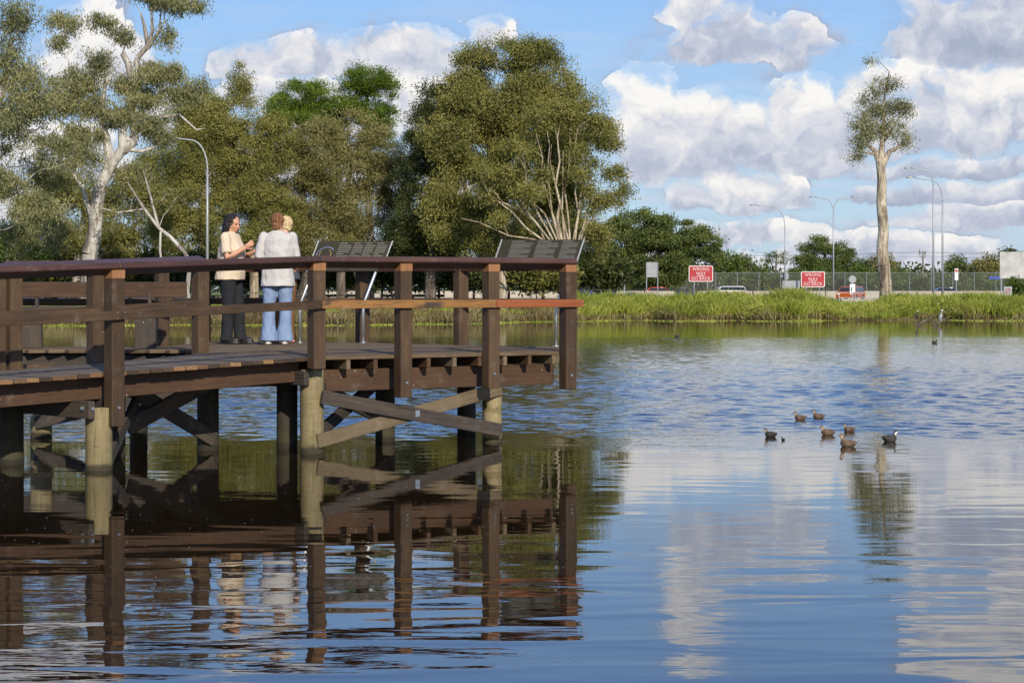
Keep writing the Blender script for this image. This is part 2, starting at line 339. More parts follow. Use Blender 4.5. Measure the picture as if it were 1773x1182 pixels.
# the wind-ruffled band is real wave geometry; the rest of the sheet is flat
def lake_mesh():
    X = np.arange(-20, 20.01, .065); Y = np.concatenate([np.arange(20.5, 44, .06), np.arange(44, 74.9, .11)])
    gx, gy = np.meshgrid(X, Y); h = np.zeros_like(gx); r = np.random.default_rng(5)
    for i in range(56):
        lam = .19 * (3.6 ** r.random()); k = 2 * np.pi / lam; a = r.normal(np.pi / 2, .62); s_ = .021
        ph = r.uniform(0, 6.28) + .8 * np.sin(gx * r.uniform(.2, .7) + gy * r.uniform(.1, .5) + r.uniform(0, 6))
        h += s_ / k * np.sin(k * (np.cos(a) * gx + np.sin(a) * gy) + ph)
    eb = 22.9 + .55 * np.sin(gx * .55 + .4) + .35 * np.sin(gx * 1.7 + gy * .6) + .3 * np.sin(gx * 3.1 + 2 + gy * 1.3)
    sm = lambda t: np.clip(t, 0, 1) ** 2 * (3 - 2 * np.clip(t, 0, 1))
    m_ = sm((gy - eb) / 2.2) * (1 - .85 * sm((gy - 31) / 32)) * (.80 + .22 * np.sin(gx * .45 + gy * .22) * np.sin(gy * .33 + 1))
    m_ *= sm((20 - np.abs(gx)) / 1.0) * sm((74.8 - gy) / 4) * sm((gy - 20.5) / .5)
    nx, ny = len(X), len(Y); v = np.stack([gx, gy, h * m_], -1).reshape(-1, 3); idx = np.arange(nx * ny).reshape(ny, nx)
    f = np.stack([idx[:-1, :-1], idx[:-1, 1:], idx[1:, 1:], idx[1:, :-1]], -1).reshape(-1, 4)
    x0, x1, y0, y1 = X[0], X[-1], Y[0], Y[-1]; n = len(v); xs_ = [-400, x0, x1, 400]; ys_ = [-60, y0, y1, 135]
    o = np.array([(x, y, 0) for y in ys_ for x in xs_]); of = [[n + r_ * 4 + c, n + r_ * 4 + c + 1, n + r_ * 4 + c + 5, n + r_ * 4 + c + 4] for r_ in range(3) for c in range(3) if not (r_ == 1 and c == 1)]
    return npmesh('water', np.vstack([v, o]), np.vstack([f, np.array(of)]), True)
water = meshobj('water', lake_mesh(), m); tag(water, kind='structure')

# ================================================================ THE BOARDWALK
ZD, ZR = 1.03, 2.085
bw = thing('boardwalk', 'dark timber boardwalk and viewing platform on round piles over the lake', 'boardwalk', (0, 0, 0))
def V2(px, s): return Vector(((px - CX) / s, F / s))
B = V2(548, 165); E = V2(983, 152); uR = (E - B).normalized(); nR = Vector((uR.y, -uR.x))      # outward (towards camera)
A = V2(198, 180); uL = (B - A).normalized(); nL = Vector((uL.y, -uL.x))
SL = .036
def zoff(p):                                                     # the walkway falls gently away to the left of B
    t = (p - B).dot(uL); return SL * min(0, t)
lenR = (E - B).length
Cc = V2(698, 160.5); Dd = V2(850, 156)
R1 = Vector((.70, 24.85)); P8 = V2(798, 136.6); P6 = Vector((-1.99, 26.9)); P5 = Vector((-4.15, 27.2)); P4 = Vector((-4.35, 25.1)); P3 = Vector((-6.25, 24.85))
F1, F2, F3 = V2(347, 155), V2(166, 166), V2(29, 171.5)
F3 = F2 - uL * .98; A0 = A - uL * 3.0; F4 = F2 - uL * 3.2
def v3(p, z): return Vector((p.x, p.y, z))
def post(p, u, z0, z1, w=.145, cut=True, mat='post', bolts=True):
    n = Vector((u.y, -u.x))
    mx = Matrix(((u.x, -u.y, 0, p.x), (u.y, u.x, 0, p.y), (0, 0, 1, (z0 + z1) / 2), (0, 0, 0, 1))) @ Matrix.Rotation(R(-90), 4, 'Y')
    bm = bmesh.new(); L = z1 - z0
    add_box(bm, -L / 2, L / 2, -w / 2, w / 2, -w / 2, w / 2, .006)
    o = obj('post', bm, M[mat], bw, mx=mx)
    if cut:                                                       # the unweathered top of the post under the rail
        bm = bmesh.new(); e = w / 2 + .0025; add_box(bm, L / 2 - .085, L / 2 + .001, -e, e, -e, e, .004)
        obj('post_cap', bm, M['cut'], o)
    if bolts:
        q = mx.inverted() @ Vector((p.x + n.x * w / 2, p.y + n.y * w / 2, max(z0 + .16, .6)))
        d = (mx.inverted().to_3x3() @ Vector((n.x, n.y, 0)))
        bm = bmesh.new(); add_cyl(bm, q - d * .002, q + d * .014, .016, .013, 10); obj('bolt', bm, M['steel'], o)
    return o
TILT = R(20); RW, RT = .20, .066
def toprail(p, q, zp, zq, n, ext=.0):
    """tilted handrail: outer edge up. n points outwards"""
    u = (q - p).normalized(); p2, q2 = p - u * ext, q + u * ext
    side = Vector((-u.y, u.x)); s = 1 if side.dot(n) > 0 else -1
    return beam('handrail', v3(p2, zp - .5 * RT - .028), v3(q2, zq - .5 * RT - .028), RW, RT, M['rail'], bw, roll=s * TILT, bev=.008)
def midrail(p, q, zp, zq, n, mat='post', ext=0., off=.072 + .024, h=.088):
    u = (q - p).normalized(); o = n * off
    return beam('mid_rail', v3(p + o - u * ext, zp - .508), v3(q + o + u * ext, zq - .508), .045, h, M[mat], bw, bev=.004)
# front posts
ptop = ZR - RT - .005
post(B, uR, .90, ptop, bolts=False)
post(Cc, uR, .57, ptop); post(Dd, uR, .64, ptop); post(E, uR, .60, ptop)
zA = zoff(A); post(A, uL, .42, ptop + zA); zA0 = zoff(A0)
post(A0, uL, .35, ptop + zA0)
toprail(A0, A, ZR + zA0, ZR + zA, nL, .0); toprail(A + uL * .003, B, ZR + zA, ZR, nL, 0)
toprail(B + uR * .004, E + uR * .07, ZR, ZR, nR, .0)
midrail(A0, A - uL * .002, ZR + zA0, ZR + zA, nL); midrail(A + uL * .002, B - uL * .01, ZR + zA, ZR, nL)
midrail(B + uR * .004, Dd - uR * .002, ZR, ZR, nR, 'orange'); midrail(Dd + uR * .002, E + uR * .14, ZR, ZR, nR, 'red')
# inner posts of the walkway
nF = -nL
for p in (F2, F3, F4): post(p, uL, .80 + zoff(p), ptop + zoff(p), cut=False)
post(F3 - uL * .19, uL, .80 + zoff(F3), ptop + zoff(F3), cut=False)
uF = (F1 - F2).normalized(); nF1 = Vector((-uF.y, uF.x)); post(F1, uL, .80, ptop + .01, cut=False)
toprail(F2, F1 + uF * .08, ZR + zoff(F2) + .02, ZR + .025, nF1); toprail(F4, F2 - uL * .003, ZR + zoff(F4), ZR + zoff(F2) + .02, nF)
midrail(F4, F2, ZR + zoff(F4), ZR + zoff(F2), nL); midrail(F2 + uF * .003, F1, ZR + zoff(F2), ZR, -nF1)
# back of the platform
back = [E, R1, P8, P6, P5, P4, P3]
for i, p in enumerate(back[1:]):
    q = back[min(i + 2, len(back) - 1)] if i + 2 < len(back) else p + (p - back[i])
    post(p, uR if i != 1 else uR, .66, ptop, cut=False)
for p, q in zip(back, back[1:]):
    u = (q - p).normalized(); n = Vector((u.y, -u.x))
    if n.dot(p + q - 2 * Vector((-2, 24.5))) < 0: n = -n
    toprail(p + u * .004, q - u * .004, ZR, ZR, n); midrail(p + u * .07, q - u * .07, ZR, ZR, -n, 'beam' if q is P5 else 'post')
# decks (planks clipped to the outline)
def deck(poly, u, z, name='deck', bw_=.138, gap=.006, th=.04, zf=None, mat='deck'):
    """planks run along u; poly is a list of Vectors; clipped plank by plank"""
    n = Vector((-u.y, u.x)); pu = [(p.dot(u), p.dot(n)) for p in poly]
    v0, v1 = min(q[1] for q in pu), max(q[1] for q in pu); bm = bmesh.new(); k = 0; v = v0
    ref = Matrix(((u.x, n.x, 0, 0), (u.y, n.y, 0, 0), (0, 0, 1, 0), (0, 0, 0, 1)))
    while v < v1 - .02:
        w = min(bw_, v1 - v); vc = v + w / 2; xs_ = []
        for (a, b) in zip(pu, pu[1:] + pu[:1]):
            if (a[1] - vc) * (b[1] - vc) < 0: xs_.append(a[0] + (b[0] - a[0]) * (vc - a[1]) / (b[1] - a[1]))
        xs_.sort()
        for a, b in zip(xs_[::2], xs_[1::2]):
            pc = u * ((a + b) / 2) + n * vc; zo = zf(pc) if zf else 0
            j = random.uniform(-.008, .008) if zf else 0; j2 = random.uniform(-.0015, .0015)
            add_box(bm, a - j, b + j, v, v + w - gap, z - th + zo + j2, z + zo + j2, .003)
        v += w
    return obj(name, bm, M[mat], bw, mx=ref)
ip = .0
inn = lambda p, n, d: p - n * d
plat = [inn(B, nR, .075), inn(E, nR, .075) , R1 + Vector((-.08, -.05)), P8 + Vector((-.03, -.1)), P6 + Vector((0, -.1)), P5 + Vector((.1, -.1)), P4 + Vector((.1, -.12)), P3 + Vector((0, -.1)), Vector((-6.15, 23.62)), Vector((-3.72, 23.55)), F1 + Vector((.08, .0))]
deck(plat, uR, ZD)
wk = [inn(A0, nL, .075), inn(B, nL, .075), F1 + Vector((.0, -.08)), inn(F2, -nL, .075), inn(F4, -nL, .075)]
def deck_walk():
    n = -nL; t0 = (A0 - B).dot(uL); bm = bmesh.new(); t = t0
    ref = Matrix(((uL.x, n.x, 0, B.x), (uL.y, n.y, 0, B.y), (0, 0, 1, 0), (0, 0, 0, 1)))
    wid0 = (F2 - B).dot(n) - .075; k = 0; tF2 = (F2 - B).dot(uL); tF1 = (F1 - B).dot(uL); wF1 = (F1 - B).dot(n)
    while t < .02:
        wid = wid0 if t < tF2 else wid0 + (wF1 - .05 - wid0) * min(1, (t - tF2) / (tF1 - tF2))
        j = random.uniform(-.012, .010); zo = SL * min(0, t)
        add_box(bm, t, t + .132, .075 + j, wid, ZD - .042 + zo, ZD + zo + random.uniform(-.002, .002), .004); t += .139
    return obj('deck', bm, M['deckend2'], bw, mx=ref)
# plank ends show fresher, patchy wood where they face out
m, nt, b = new_mat('walk_deck'); v = ocoord(nt); spz = nt.nodes.new('ShaderNodeSeparateXYZ'); nt.links.new(v, spz.inputs[0])
geo = nt.nodes.new('ShaderNodeNewGeometry'); isl = N(nt, geo.outputs['Random Per Island'])
g = noise(nt, mapping(nt, v, (30, 1.5, 20)), 1.2, 5, .65); bl = noise(nt, v, 2.0, 4)
ctop = ramp(nt, (g * .6 + bl * .4 + (isl - .5) * .25).clamp(), [(.3, (.055, .043, .032)), (.5, (.10, .08, .06)), (.7, (.15, .12, .09))])
cend = ramp(nt, (isl * .8 + g * .3).clamp(), [(.3, (.035, .022, .013)), (.6, (.08, .045, .022)), (.88, (.22, .12, .05)), (1, (.32, .20, .09))])
yy = N(nt, spz.outputs[1]); c = mixc(nt, yy.step(.098, .090), ctop, cend)
nt.links.new(c, b.inputs['Base Color']); b.inputs['Roughness'].default_value = .8; bump(nt, b, g, .003, .7); M['deckend2'] = m
deck_walk()
# platform joists, edge beam
k = 0; t = .10; ends = [(Cc - B).dot(uR), (Dd - B).dot(uR)]
while t < lenR:
    p = B + uR * t - nR * .075
    dep = 1.9 if t < 2.4 else 1.3
    beam('joist', v3(p - nR * .012, ZD - .04 - .055), v3(p - nR * dep, ZD - .04 - .055), .05, .105, M['brace' if k % 2 else 'beam'], bw); k += 1
    t += .335
off = -nR * (.075 + .235)
beam('bearer_beam', v3(B + off + uR * .02, ZD - .15 - .12), v3(E + off, ZD - .15 - .12), .065, .235, M['beam'], bw)
off2 = -nR * 1.7
beam('bearer_beam', v3(B + off2 - uR * 1.1, ZD - .15 - .12), v3(E + off2 - uR * .5, ZD - .15 - .12), .065, .235, M['beam'], bw)
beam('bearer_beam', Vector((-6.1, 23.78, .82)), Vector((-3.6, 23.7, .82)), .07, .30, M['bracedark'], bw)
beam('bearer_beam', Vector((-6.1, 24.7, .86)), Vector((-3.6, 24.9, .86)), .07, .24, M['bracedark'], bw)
# walkway stringers
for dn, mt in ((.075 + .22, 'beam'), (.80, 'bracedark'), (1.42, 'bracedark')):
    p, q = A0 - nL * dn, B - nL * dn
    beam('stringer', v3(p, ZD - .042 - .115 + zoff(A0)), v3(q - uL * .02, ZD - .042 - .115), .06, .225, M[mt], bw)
# piles
def pile(p, z1, r=.125, mat='pile', lean=(0, 0), z0=-1.3):
    bm = bmesh.new(); n = 28; rings = []; ph = random.uniform(0, 6)
    for i in range(9):
        f = i / 8; z = z0 + (z1 - z0) * f
        rings.append([bm.verts.new((math.cos(2 * math.pi * k / n) * r * (1.04 - .06 * f + .012 * math.sin(3 * 2 * math.pi * k / n + ph) + .006 * math.sin(5 * k + i)) + lean[0] * f,
                                    math.sin(2 * math.pi * k / n) * r * (1.04 - .06 * f + .012 * math.sin(2 * 2 * math.pi * k / n + ph)) + lean[1] * f, z)) for k in range(n)])
    for a_, b_ in zip(rings, rings[1:]):
        for k in range(n): bm.faces.new((a_[k], a_[(k + 1) % n], b_[(k + 1) % n], b_[k]))
    bm.faces.new(rings[-1])
    return obj('pile', bm, M[mat], bw, True, mx=Matrix.Translation((p.x, p.y, 0)))
pB = V2(540, 163.3) ; pD = V2(852, 152.3); pA = V2(171, 181.0) + Vector((0, .12)); pA = V2(171, 180)
pF = V2(360, 160); pM = V2(497, 158.5); p6 = V2(667, 151); pFA = V2(205, 166); pL = V2(18, 174); pBay = V2(71, 148)
pile(pB, .885, .126); pile(pD, .93, .112); pile(pA, .60, .130)
pile(pF, .80, .118, 'pileshade'); pile(pM, .8, .115, 'pileshade'); pile(p6, .8, .112, 'pileshade'); pile(pFA, .72, .075, 'pileshade')
pile(pL, .66, .13, 'pileshade'); pile(pBay, .80, .125)
pile(Vector((-.55, 24.4)), .8, .112, 'pileshade'); pile(Vector((-4.6, 24.9)), .8, .11, 'pileshade')
# bearers across the walkway, in pairs on the piles
for c0, dz in ((pA, 0), (A0 + uL * .25 - nL * .2, -.08)):
    for s in (-1, 1):
        q = c0 + uL * s * .155
        beam('crosshead', v3(q + nL * .12, .585 + dz), v3(q - nL * 1.75, .60 + dz), .07, .17, M['bracedark'], bw)
        e = q + nL * .12
        bm = bmesh.new(); d = uL * (-1 if s < 0 else 1); pc = v3(q + nL * .02 + d * .035, .60 + dz); add_cyl(bm, pc, pc + v3(d, 0) * .02, .02, .02, 8); obj('bolt', bm, M['steel'], bw)
bm = bmesh.new(); pc = v3(pA - uL * .155 + nL * .12, .60); add_cyl(bm, pc, pc + v3(nL, 0) * .02, .018, .018, 8); obj('bolt', bm, M['steel'], bw)
for s in (-1, 1):
    q = pB + uL * s * .15
    if s < 0: beam('crosshead', v3(q + nL * .10, .80), v3(q - nL * 1.9, .80), .07, .15, M['bracedark'], bw)
# cross braces in front
uP = (pD - pB).normalized(); nP = Vector((uP.y, -uP.x))
def brace(p, q, zp, zq, off, mat, ext=.12, h=.145, bolts=True, w=.045):
    u = (q - p).normalized(); n = Vector((u.y, -u.x)); o = n * off
    br = beam('brace', v3(p + o - u * ext, zp), v3(q + o + u * ext, zq), w, h, M[mat], bw)
    if bolts:
        for c0, z in ((p, zp + (zq - zp) * .06), (q, zq - (zq - zp) * .06)):
            bm = bmesh.new(); a = v3(c0 + n * (off + w / 2 - .001), z)
            add_cyl(bm, a, a + v3(n, 0) * .006, .026, .026, 10); add_cyl(bm, a + v3(n, 0) * .005, a + v3(n, 0) * .024, .013, .013, 6)
            obj('bolt', bm, M['steel'], br, mx=br.matrix_local.inverted())
    return br
brace(pB, pD, .082 + .05, .655 - .04, .130, 'brace', .02)
brace(pB, pD, .600 + .0, .145, .178, 'bracedark', -.01)
bm = bmesh.new(); c0 = (pB + pD) / 2 + nP * .2015; a = v3(c0 + uP * .02, .38); add_box(bm, -.03, .03, -.004, .004, -.035, .035, 0, Matrix(((uP.x, nP.x, 0, a.x), (uP.y, nP.y, 0, a.y), (0, 0, 1, a.z), (0, 0, 0, 1)))); obj('bolt', bm, M['steel'], bw)
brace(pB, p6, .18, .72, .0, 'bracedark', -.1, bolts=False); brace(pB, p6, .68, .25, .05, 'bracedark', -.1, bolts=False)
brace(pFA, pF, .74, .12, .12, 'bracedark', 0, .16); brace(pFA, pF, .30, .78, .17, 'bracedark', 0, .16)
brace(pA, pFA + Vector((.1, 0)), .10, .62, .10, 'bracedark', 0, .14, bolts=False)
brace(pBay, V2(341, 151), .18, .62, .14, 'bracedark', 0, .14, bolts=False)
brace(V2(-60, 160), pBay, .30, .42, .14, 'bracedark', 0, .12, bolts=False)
# block with bracket by the walkway post
beam('block', Vector((-4.95, 20.55, .93)), Vector((-4.72, 20.72, .93)), .10, .085, M['post'], bw)
# nail heads on the mid rails
for (p, n, u) in ((A, nL, uL), (B, nR, uR), (Dd, nR, uR), (Cc, nR, uR)):
    for du in (-.045, .045):
        for dzz in (-.028, .028):
            bm = bmesh.new(); a = v3(p + n * .1185 + u * du, ZR - .508 + zoff(p) + dzz); add_cyl(bm, a, a + v3(n, 0) * .003, .0055, .0055, 6); obj('nail', bm, M['steel'], bw)

# ---------------------------------------------------------------- bench in the bay
bn = thing('bench', 'dark timber bench with a wide backrest in the back corner of the boardwalk', 'bench', (-5.15, 24.3, ZD))
beam('seat', (-.85, -.02, .47), (1.05, .0, .47), .36, .06, M['bracedark'], bn)
beam('backrest', (-.98, .22, .70), (1.2, .25, .70), .05, .185, M['beam'], bn, roll=R(6))
for x in (-.62, .75): beam('leg', (x, -.02, 0), (x, -.02, .445), .09, .25, M['bracedark'], bn); beam('backrest_support', (x, .23, .0), (x, .28, .76), .08, .04, M['bracedark'], bn)

# ---------------------------------------------------------------- interpretive signs
def infosign(label, base, ulen, du, tilt_pts, kind):
    """two bent tubes carrying a slanted panel. base: left foot; du: direction to the right foot; arm: lean vector from bend to top"""
    t = thing('information_sign', label, 'sign', (base.x, base.y, ZD), 0, 'slanted information signs on the platform')
    arm, zb, ph = tilt_pts; d = Vector((du.x, du.y, 0)).normalized()
    for k in range(2):
        o = d * (ulen * k); bm = bmesh.new()
        add_tube(bm, [o, o + Vector((0, 0, zb - .08)), o + Vector((0, 0, zb)) + arm * .05, o + Vector((0, 0, zb)) + arm], .021, 12)
        add_cyl(bm, o, o + Vector((0, 0, .012)), .05, .05, 12)
        obj('leg', bm, M['steel'], t, True)
    an = arm.normalized(); nrm = d.cross(an); nrm = -nrm if nrm.y > 0 else nrm
    top = Vector((0, 0, zb)) + arm + nrm * .03 - d * .06; wv = d * (ulen + .12); hgt = ph
    def quad(bm, a, b, c, dd, off, th=.004):                      # panel coordinates 0..1 across, 0..1 down
        q = [top + wv * x - an * hgt * y + nrm * off for x, y in ((a, c), (b, c), (b, dd), (a, dd))]
        f = [bm.verts.new(p) for p in q]; g = [bm.verts.new(p - nrm * th) for p in q]
        bm.faces.new(f); bm.faces.new(g[::-1])
        for i in range(4): bm.faces.new((f[i], g[i], g[(i + 1) % 4], f[(i + 1) % 4]))
    bm = bmesh.new(); quad(bm, 0, 1, 0, 1, .012, .024); bmesh.ops.recalc_face_normals(bm, faces=bm.faces); pn = obj('panel', bm, M['panelback'], t)
    bm = bmesh.new(); quad(bm, 1.003, 1.02, -.02, 1.02, .016, .03); bmesh.ops.recalc_face_normals(bm, faces=bm.faces); obj('edge_strip', bm, M['signback'], t)
    bm = bmesh.new(); quad(bm, -.02, -.003, -.02, 1.02, .016, .03); bmesh.ops.recalc_face_normals(bm, faces=bm.faces); obj('edge_strip', bm, M['signback'], t)
    bm = bmesh.new(); cols = [(.13, .40), (.45, .72), (.76, .97)] if kind == 2 else [(.30, .48), (.50, .64), (.66, .80), (.82, .97)]
    r_ = random.Random(kind)
    for (a, b_) in cols:
        nl = 13 if kind == 2 else 9
        for i in range(nl):
            y = .13 + i * (.62 / nl); w = (b_ - a) * (r_.uniform(.9, 1) if i % 5 != 4 else r_.uniform(.4, .7))
            quad(bm, a, a + w, y, y + .62 / nl * .5, .0155, .002)
        quad(bm, a, a + (b_ - a) * .6, .05, .085, .0155, .002)
    bmesh.ops.recalc_face_normals(bm, faces=bm.faces); obj('text_lines', bm, M['lines'], pn)
    if kind == 1:
        for nm, mt, rr, a0, a1 in (('map_ring', 'mapblue', .11, .6, 5.6), ('map_ring', 'mapgold', .075, 2.5, 7.5)):
            bm = bmesh.new(); pts = []
            for i in range(17):
                an_ = a0 + (a1 - a0) * i / 16; pts.append(top + wv * .15 - an * hgt * .45 + d * math.cos(an_) * rr + an * math.sin(an_) * rr * .95 + nrm * .016)
            add_tube(bm, pts, .007, 5); obj(nm, bm, M[mt], pn)
infosign('slanted brown information sign with a round map drawing', Vector(((519 - CX) / 132, F / 132)), .83, Vector((1, .02)), (Vector((.31, .10, .83)), .50, .42), 1)
infosign('slanted dark information sign with three blocks of small text at the platform end', Vector((((964 - CX) / 141) - .88, F / 141 + .12)), .88, Vector((.88, -.12)), (Vector((.28, .10, .83)), .48, .34), 2)

# ================================================================ PEOPLE
folds = bpy.data.textures.new('folds', 'CLOUDS'); folds.noise_scale = .13; folds.noise_depth = 1
locks = bpy.data.textures.new('locks', 'CLOUDS'); locks.noise_scale = .03
def bake(o, vox, smooth_it=2, disp=0., tex=None):
    md = o.modifiers.new('r', 'REMESH'); md.mode = 'VOXEL'; md.voxel_size = vox; md.use_smooth_shade = True
    if smooth_it: ms = o.modifiers.new('s', 'SMOOTH'); ms.iterations = smooth_it; ms.factor = .5
    if disp: md = o.modifiers.new('d', 'DISPLACE'); md.texture = tex or folds; md.strength = disp; md.mid_level = .5; md.texture_coords = 'LOCAL'
    dg = bpy.context.evaluated_depsgraph_get(); me = bpy.data.meshes.new_from_object(o.evaluated_get(dg))
    o.modifiers.clear(); old = o.data; o.data = me; 
    if len(me.materials) == 0: me.materials.append(old.materials[0])
    return o
def skinmat(name, c, hairy=False):
    m, nt, b = new_mat(name); v = ocoord(nt)
    f = noise(nt, v, 14, 4, .6); cc = mixc(nt, f, tuple(x * .85 for x in c), tuple(x * 1.1 for x in c))
    nt.links.new(cc, b.inputs['Base Color']); b.inputs['Roughness'].default_value = .5; b.inputs['Subsurface Weight'].default_value = .0; return m
def cloth(name, c, sc=9, amp=.012):
    m, nt, b = new_mat(name); v = ocoord(nt); f = noise(nt, mapping(nt, v, (1, 1, .55)), sc, 4, .55, 1.2); g = noise(nt, v, 120, 2)
    cc = mixc(nt, f.lin(.3, .7, 0, 1), tuple(x * .88 for x in c), tuple(min(1, x * 1.08) for x in c))
    nt.links.new(cc, b.inputs['Base Color']); b.inputs['Roughness'].default_value = .95; b.inputs['Specular IOR Level'].default_value = .15; bump(nt, b, f + g * .05, amp, 1.); return m
def hairmat(name, a, b2):
    m, nt, b = new_mat(name); v = ocoord(nt); f = noise(nt, mapping(nt, v, (60, 60, 6)), 1.2, 4, .6)
    nt.links.new(mixc(nt, f.lin(.35, .65, 0, 1), a, b2), b.inputs['Base Color']); b.inputs['Roughness'].default_value = .6; b.inputs['Specular IOR Level'].default_value = .2; bump(nt, b, f, .01, .8); return m
def limb(bm, pts, rads, n=14):
    add_tube(bm, pts, rads, n)
    for p, r in ((pts[0], rads[0]), (pts[-1], rads[-1])): add_ell(bm, p, (r, r, r), n=10)
def hand(bm, wrist, d, palm_n, curl=.5, s=1.):
    """palm and five fingers; d = direction of the hand, palm_n = palm normal"""
    d = Vector(d).normalized(); pn = Vector(palm_n); pn = (pn - d * pn.dot(d)).normalized(); side = d.cross(pn)
    c = Vector(wrist) + d * .045 * s
    rot = Matrix((d, side, pn)).transposed().to_quaternion()
    add_ell(bm, c, (.052 * s, .040 * s, .017 * s), rot, 12)
    for k, (o, L) in enumerate(((-.030, .062), (-.010, .074), (.010, .078), (.029, .068))):
        b0 = Vector(wrist) + d * .085 * s + side * o * s; pts = [b0]; dd = d.copy()
        for j in range(3):
            ang = curl * (.7 + .25 * j); dd = (dd * math.cos(ang) + pn * math.sin(ang)).normalized(); pts.append(pts[-1] + dd * L * s * (.42, .33, .25)[j])
        add_tube(bm, pts, [.0095 * s, .009 * s, .0082 * s, .007 * s], 8)
    tb = Vector(wrist) + d * .025 * s - side * .032 * s; td = (d * .6 - side * .7 + pn * .45).normalized()
    add_tube(bm, [tb, tb + td * .034 * s, tb + (td * .5 + d * .5).normalized() * .062 * s], [.012 * s, .0105 * s, .008 * s], 8)
def ringloft(bm, rings, n=24):
    """rings: (center, rx(front-back), ry(side), yaw) stacked"""
    rr = []
    for c, rx, ry, yaw in rings:
        cy, sy = math.cos(yaw), math.sin(yaw); row = []
        for k in range(n):
            a = 2 * math.pi * k / n; x, y = rx * math.cos(a), ry * math.sin(a); row.append(bm.verts.new(Vector(c) + Vector((x * cy - y * sy, x * sy + y * cy, 0))))
        rr.append(row)
    for a_, b_ in zip(rr, rr[1:]):
        for k in range(n): bm.faces.new((a_[k], a_[(k + 1) % n], b_[(k + 1) % n], b_[k]))
    bm.faces.new(rr[0][::-1]); bm.faces.new(rr[-1])
def face_head(bm, hc, yaw, pitch=0., s=1.):
    """head facing local +X turned by yaw"""
    q = Euler((0, pitch, yaw)).to_quaternion(); T = lambda x, y, z: Vector(hc) + q @ (Vector((x, y, z)) * s)
    add_ell(bm, T(-.008, 0, .022), (.092 * s, .074 * s, .094 * s), q, 20)           # skull
    add_ell(bm, T(.022, 0, -.035), (.066 * s, .058 * s, .078 * s), q, 18)            # face
    add_ell(bm, T(.060, 0, -.088), (.022 * s, .024 * s, .018 * s), q, 10)            # chin
    add_ell(bm, T(.092, 0, -.018), (.013 * s, .011 * s, .022 * s), q, 10); add_ell(bm, T(.100, 0, -.030), (.014 * s, .014 * s, .010 * s), q, 10)   # nose
    add_ell(bm, T(.084, 0, -.060), (.009 * s, .024 * s, .010 * s), q, 10)            # lips
    add_ell(bm, T(.078, 0, .018), (.012 * s, .045 * s, .009 * s), q, 10)             # brow
    for e in (-1, 1):
        add_ell(bm, T(-.004, e * .076, -.012), (.018 * s, .010 * s, .030 * s), q, 10); add_ell(bm, T(.068, e * .038, -.035), (.018 * s, .018 * s, .018 * s), q, 10)
    return q, T
def eyes_mouth(parent, T, q, s=1.):
    for e in (-1, 1): bm = bmesh.new(); add_ell(bm, T(.0835, e * .031, .000), (.006, .014, .008), q, 10); obj('eye', bm, M['eye'], parent, True)
    bm = bmesh.new(); add_ell(bm, T(.0925, 0, -.061), (.005, .023, .006), q, 10); obj('mouth', bm, M['lip'], parent, True)
M['skin'] = skinmat('tanned_skin', (.52, .27, .16)); M['skin2'] = skinmat('fair_skin', (.62, .36, .25)); M['eye'] = plain('eye_dark', (.03, .02, .015), .2); M['lip'] = plain('lips', (.42, .10, .08), .4)
M['cream'] = cloth('cream_cotton', (.60, .49, .36)); M['black_cloth'] = cloth('charcoal_cloth', (.022, .024, .028)); M['sweater'] = cloth('pale_grey_knit', (.46, .445, .425), 7, .022)
M['jeans'] = cloth('light_blue_denim', (.20, .275, .42), 8, .02); M['navy'] = cloth('slate_blue_cotton', (.07, .08, .105)); M['brown'] = cloth('brown_cotton', (.16, .085, .035))
M['blackhair'] = hairmat('black_hair', (.006, .005, .006), (.03, .025, .025)); M['auburn'] = hairmat('auburn_hair', (.07, .028, .012), (.30, .15, .07)); M['blonde'] = hairmat('blonde_hair', (.40, .29, .14), (.66, .52, .30))
M['leather'] = plain('black_leather', (.012, .011, .011), .35); M['whiteshoe'] = plain('white_shoe', (.62, .58, .50), .6); M['pinkshoe'] = plain('pink_sandal', (.5, .22, .18), .6)

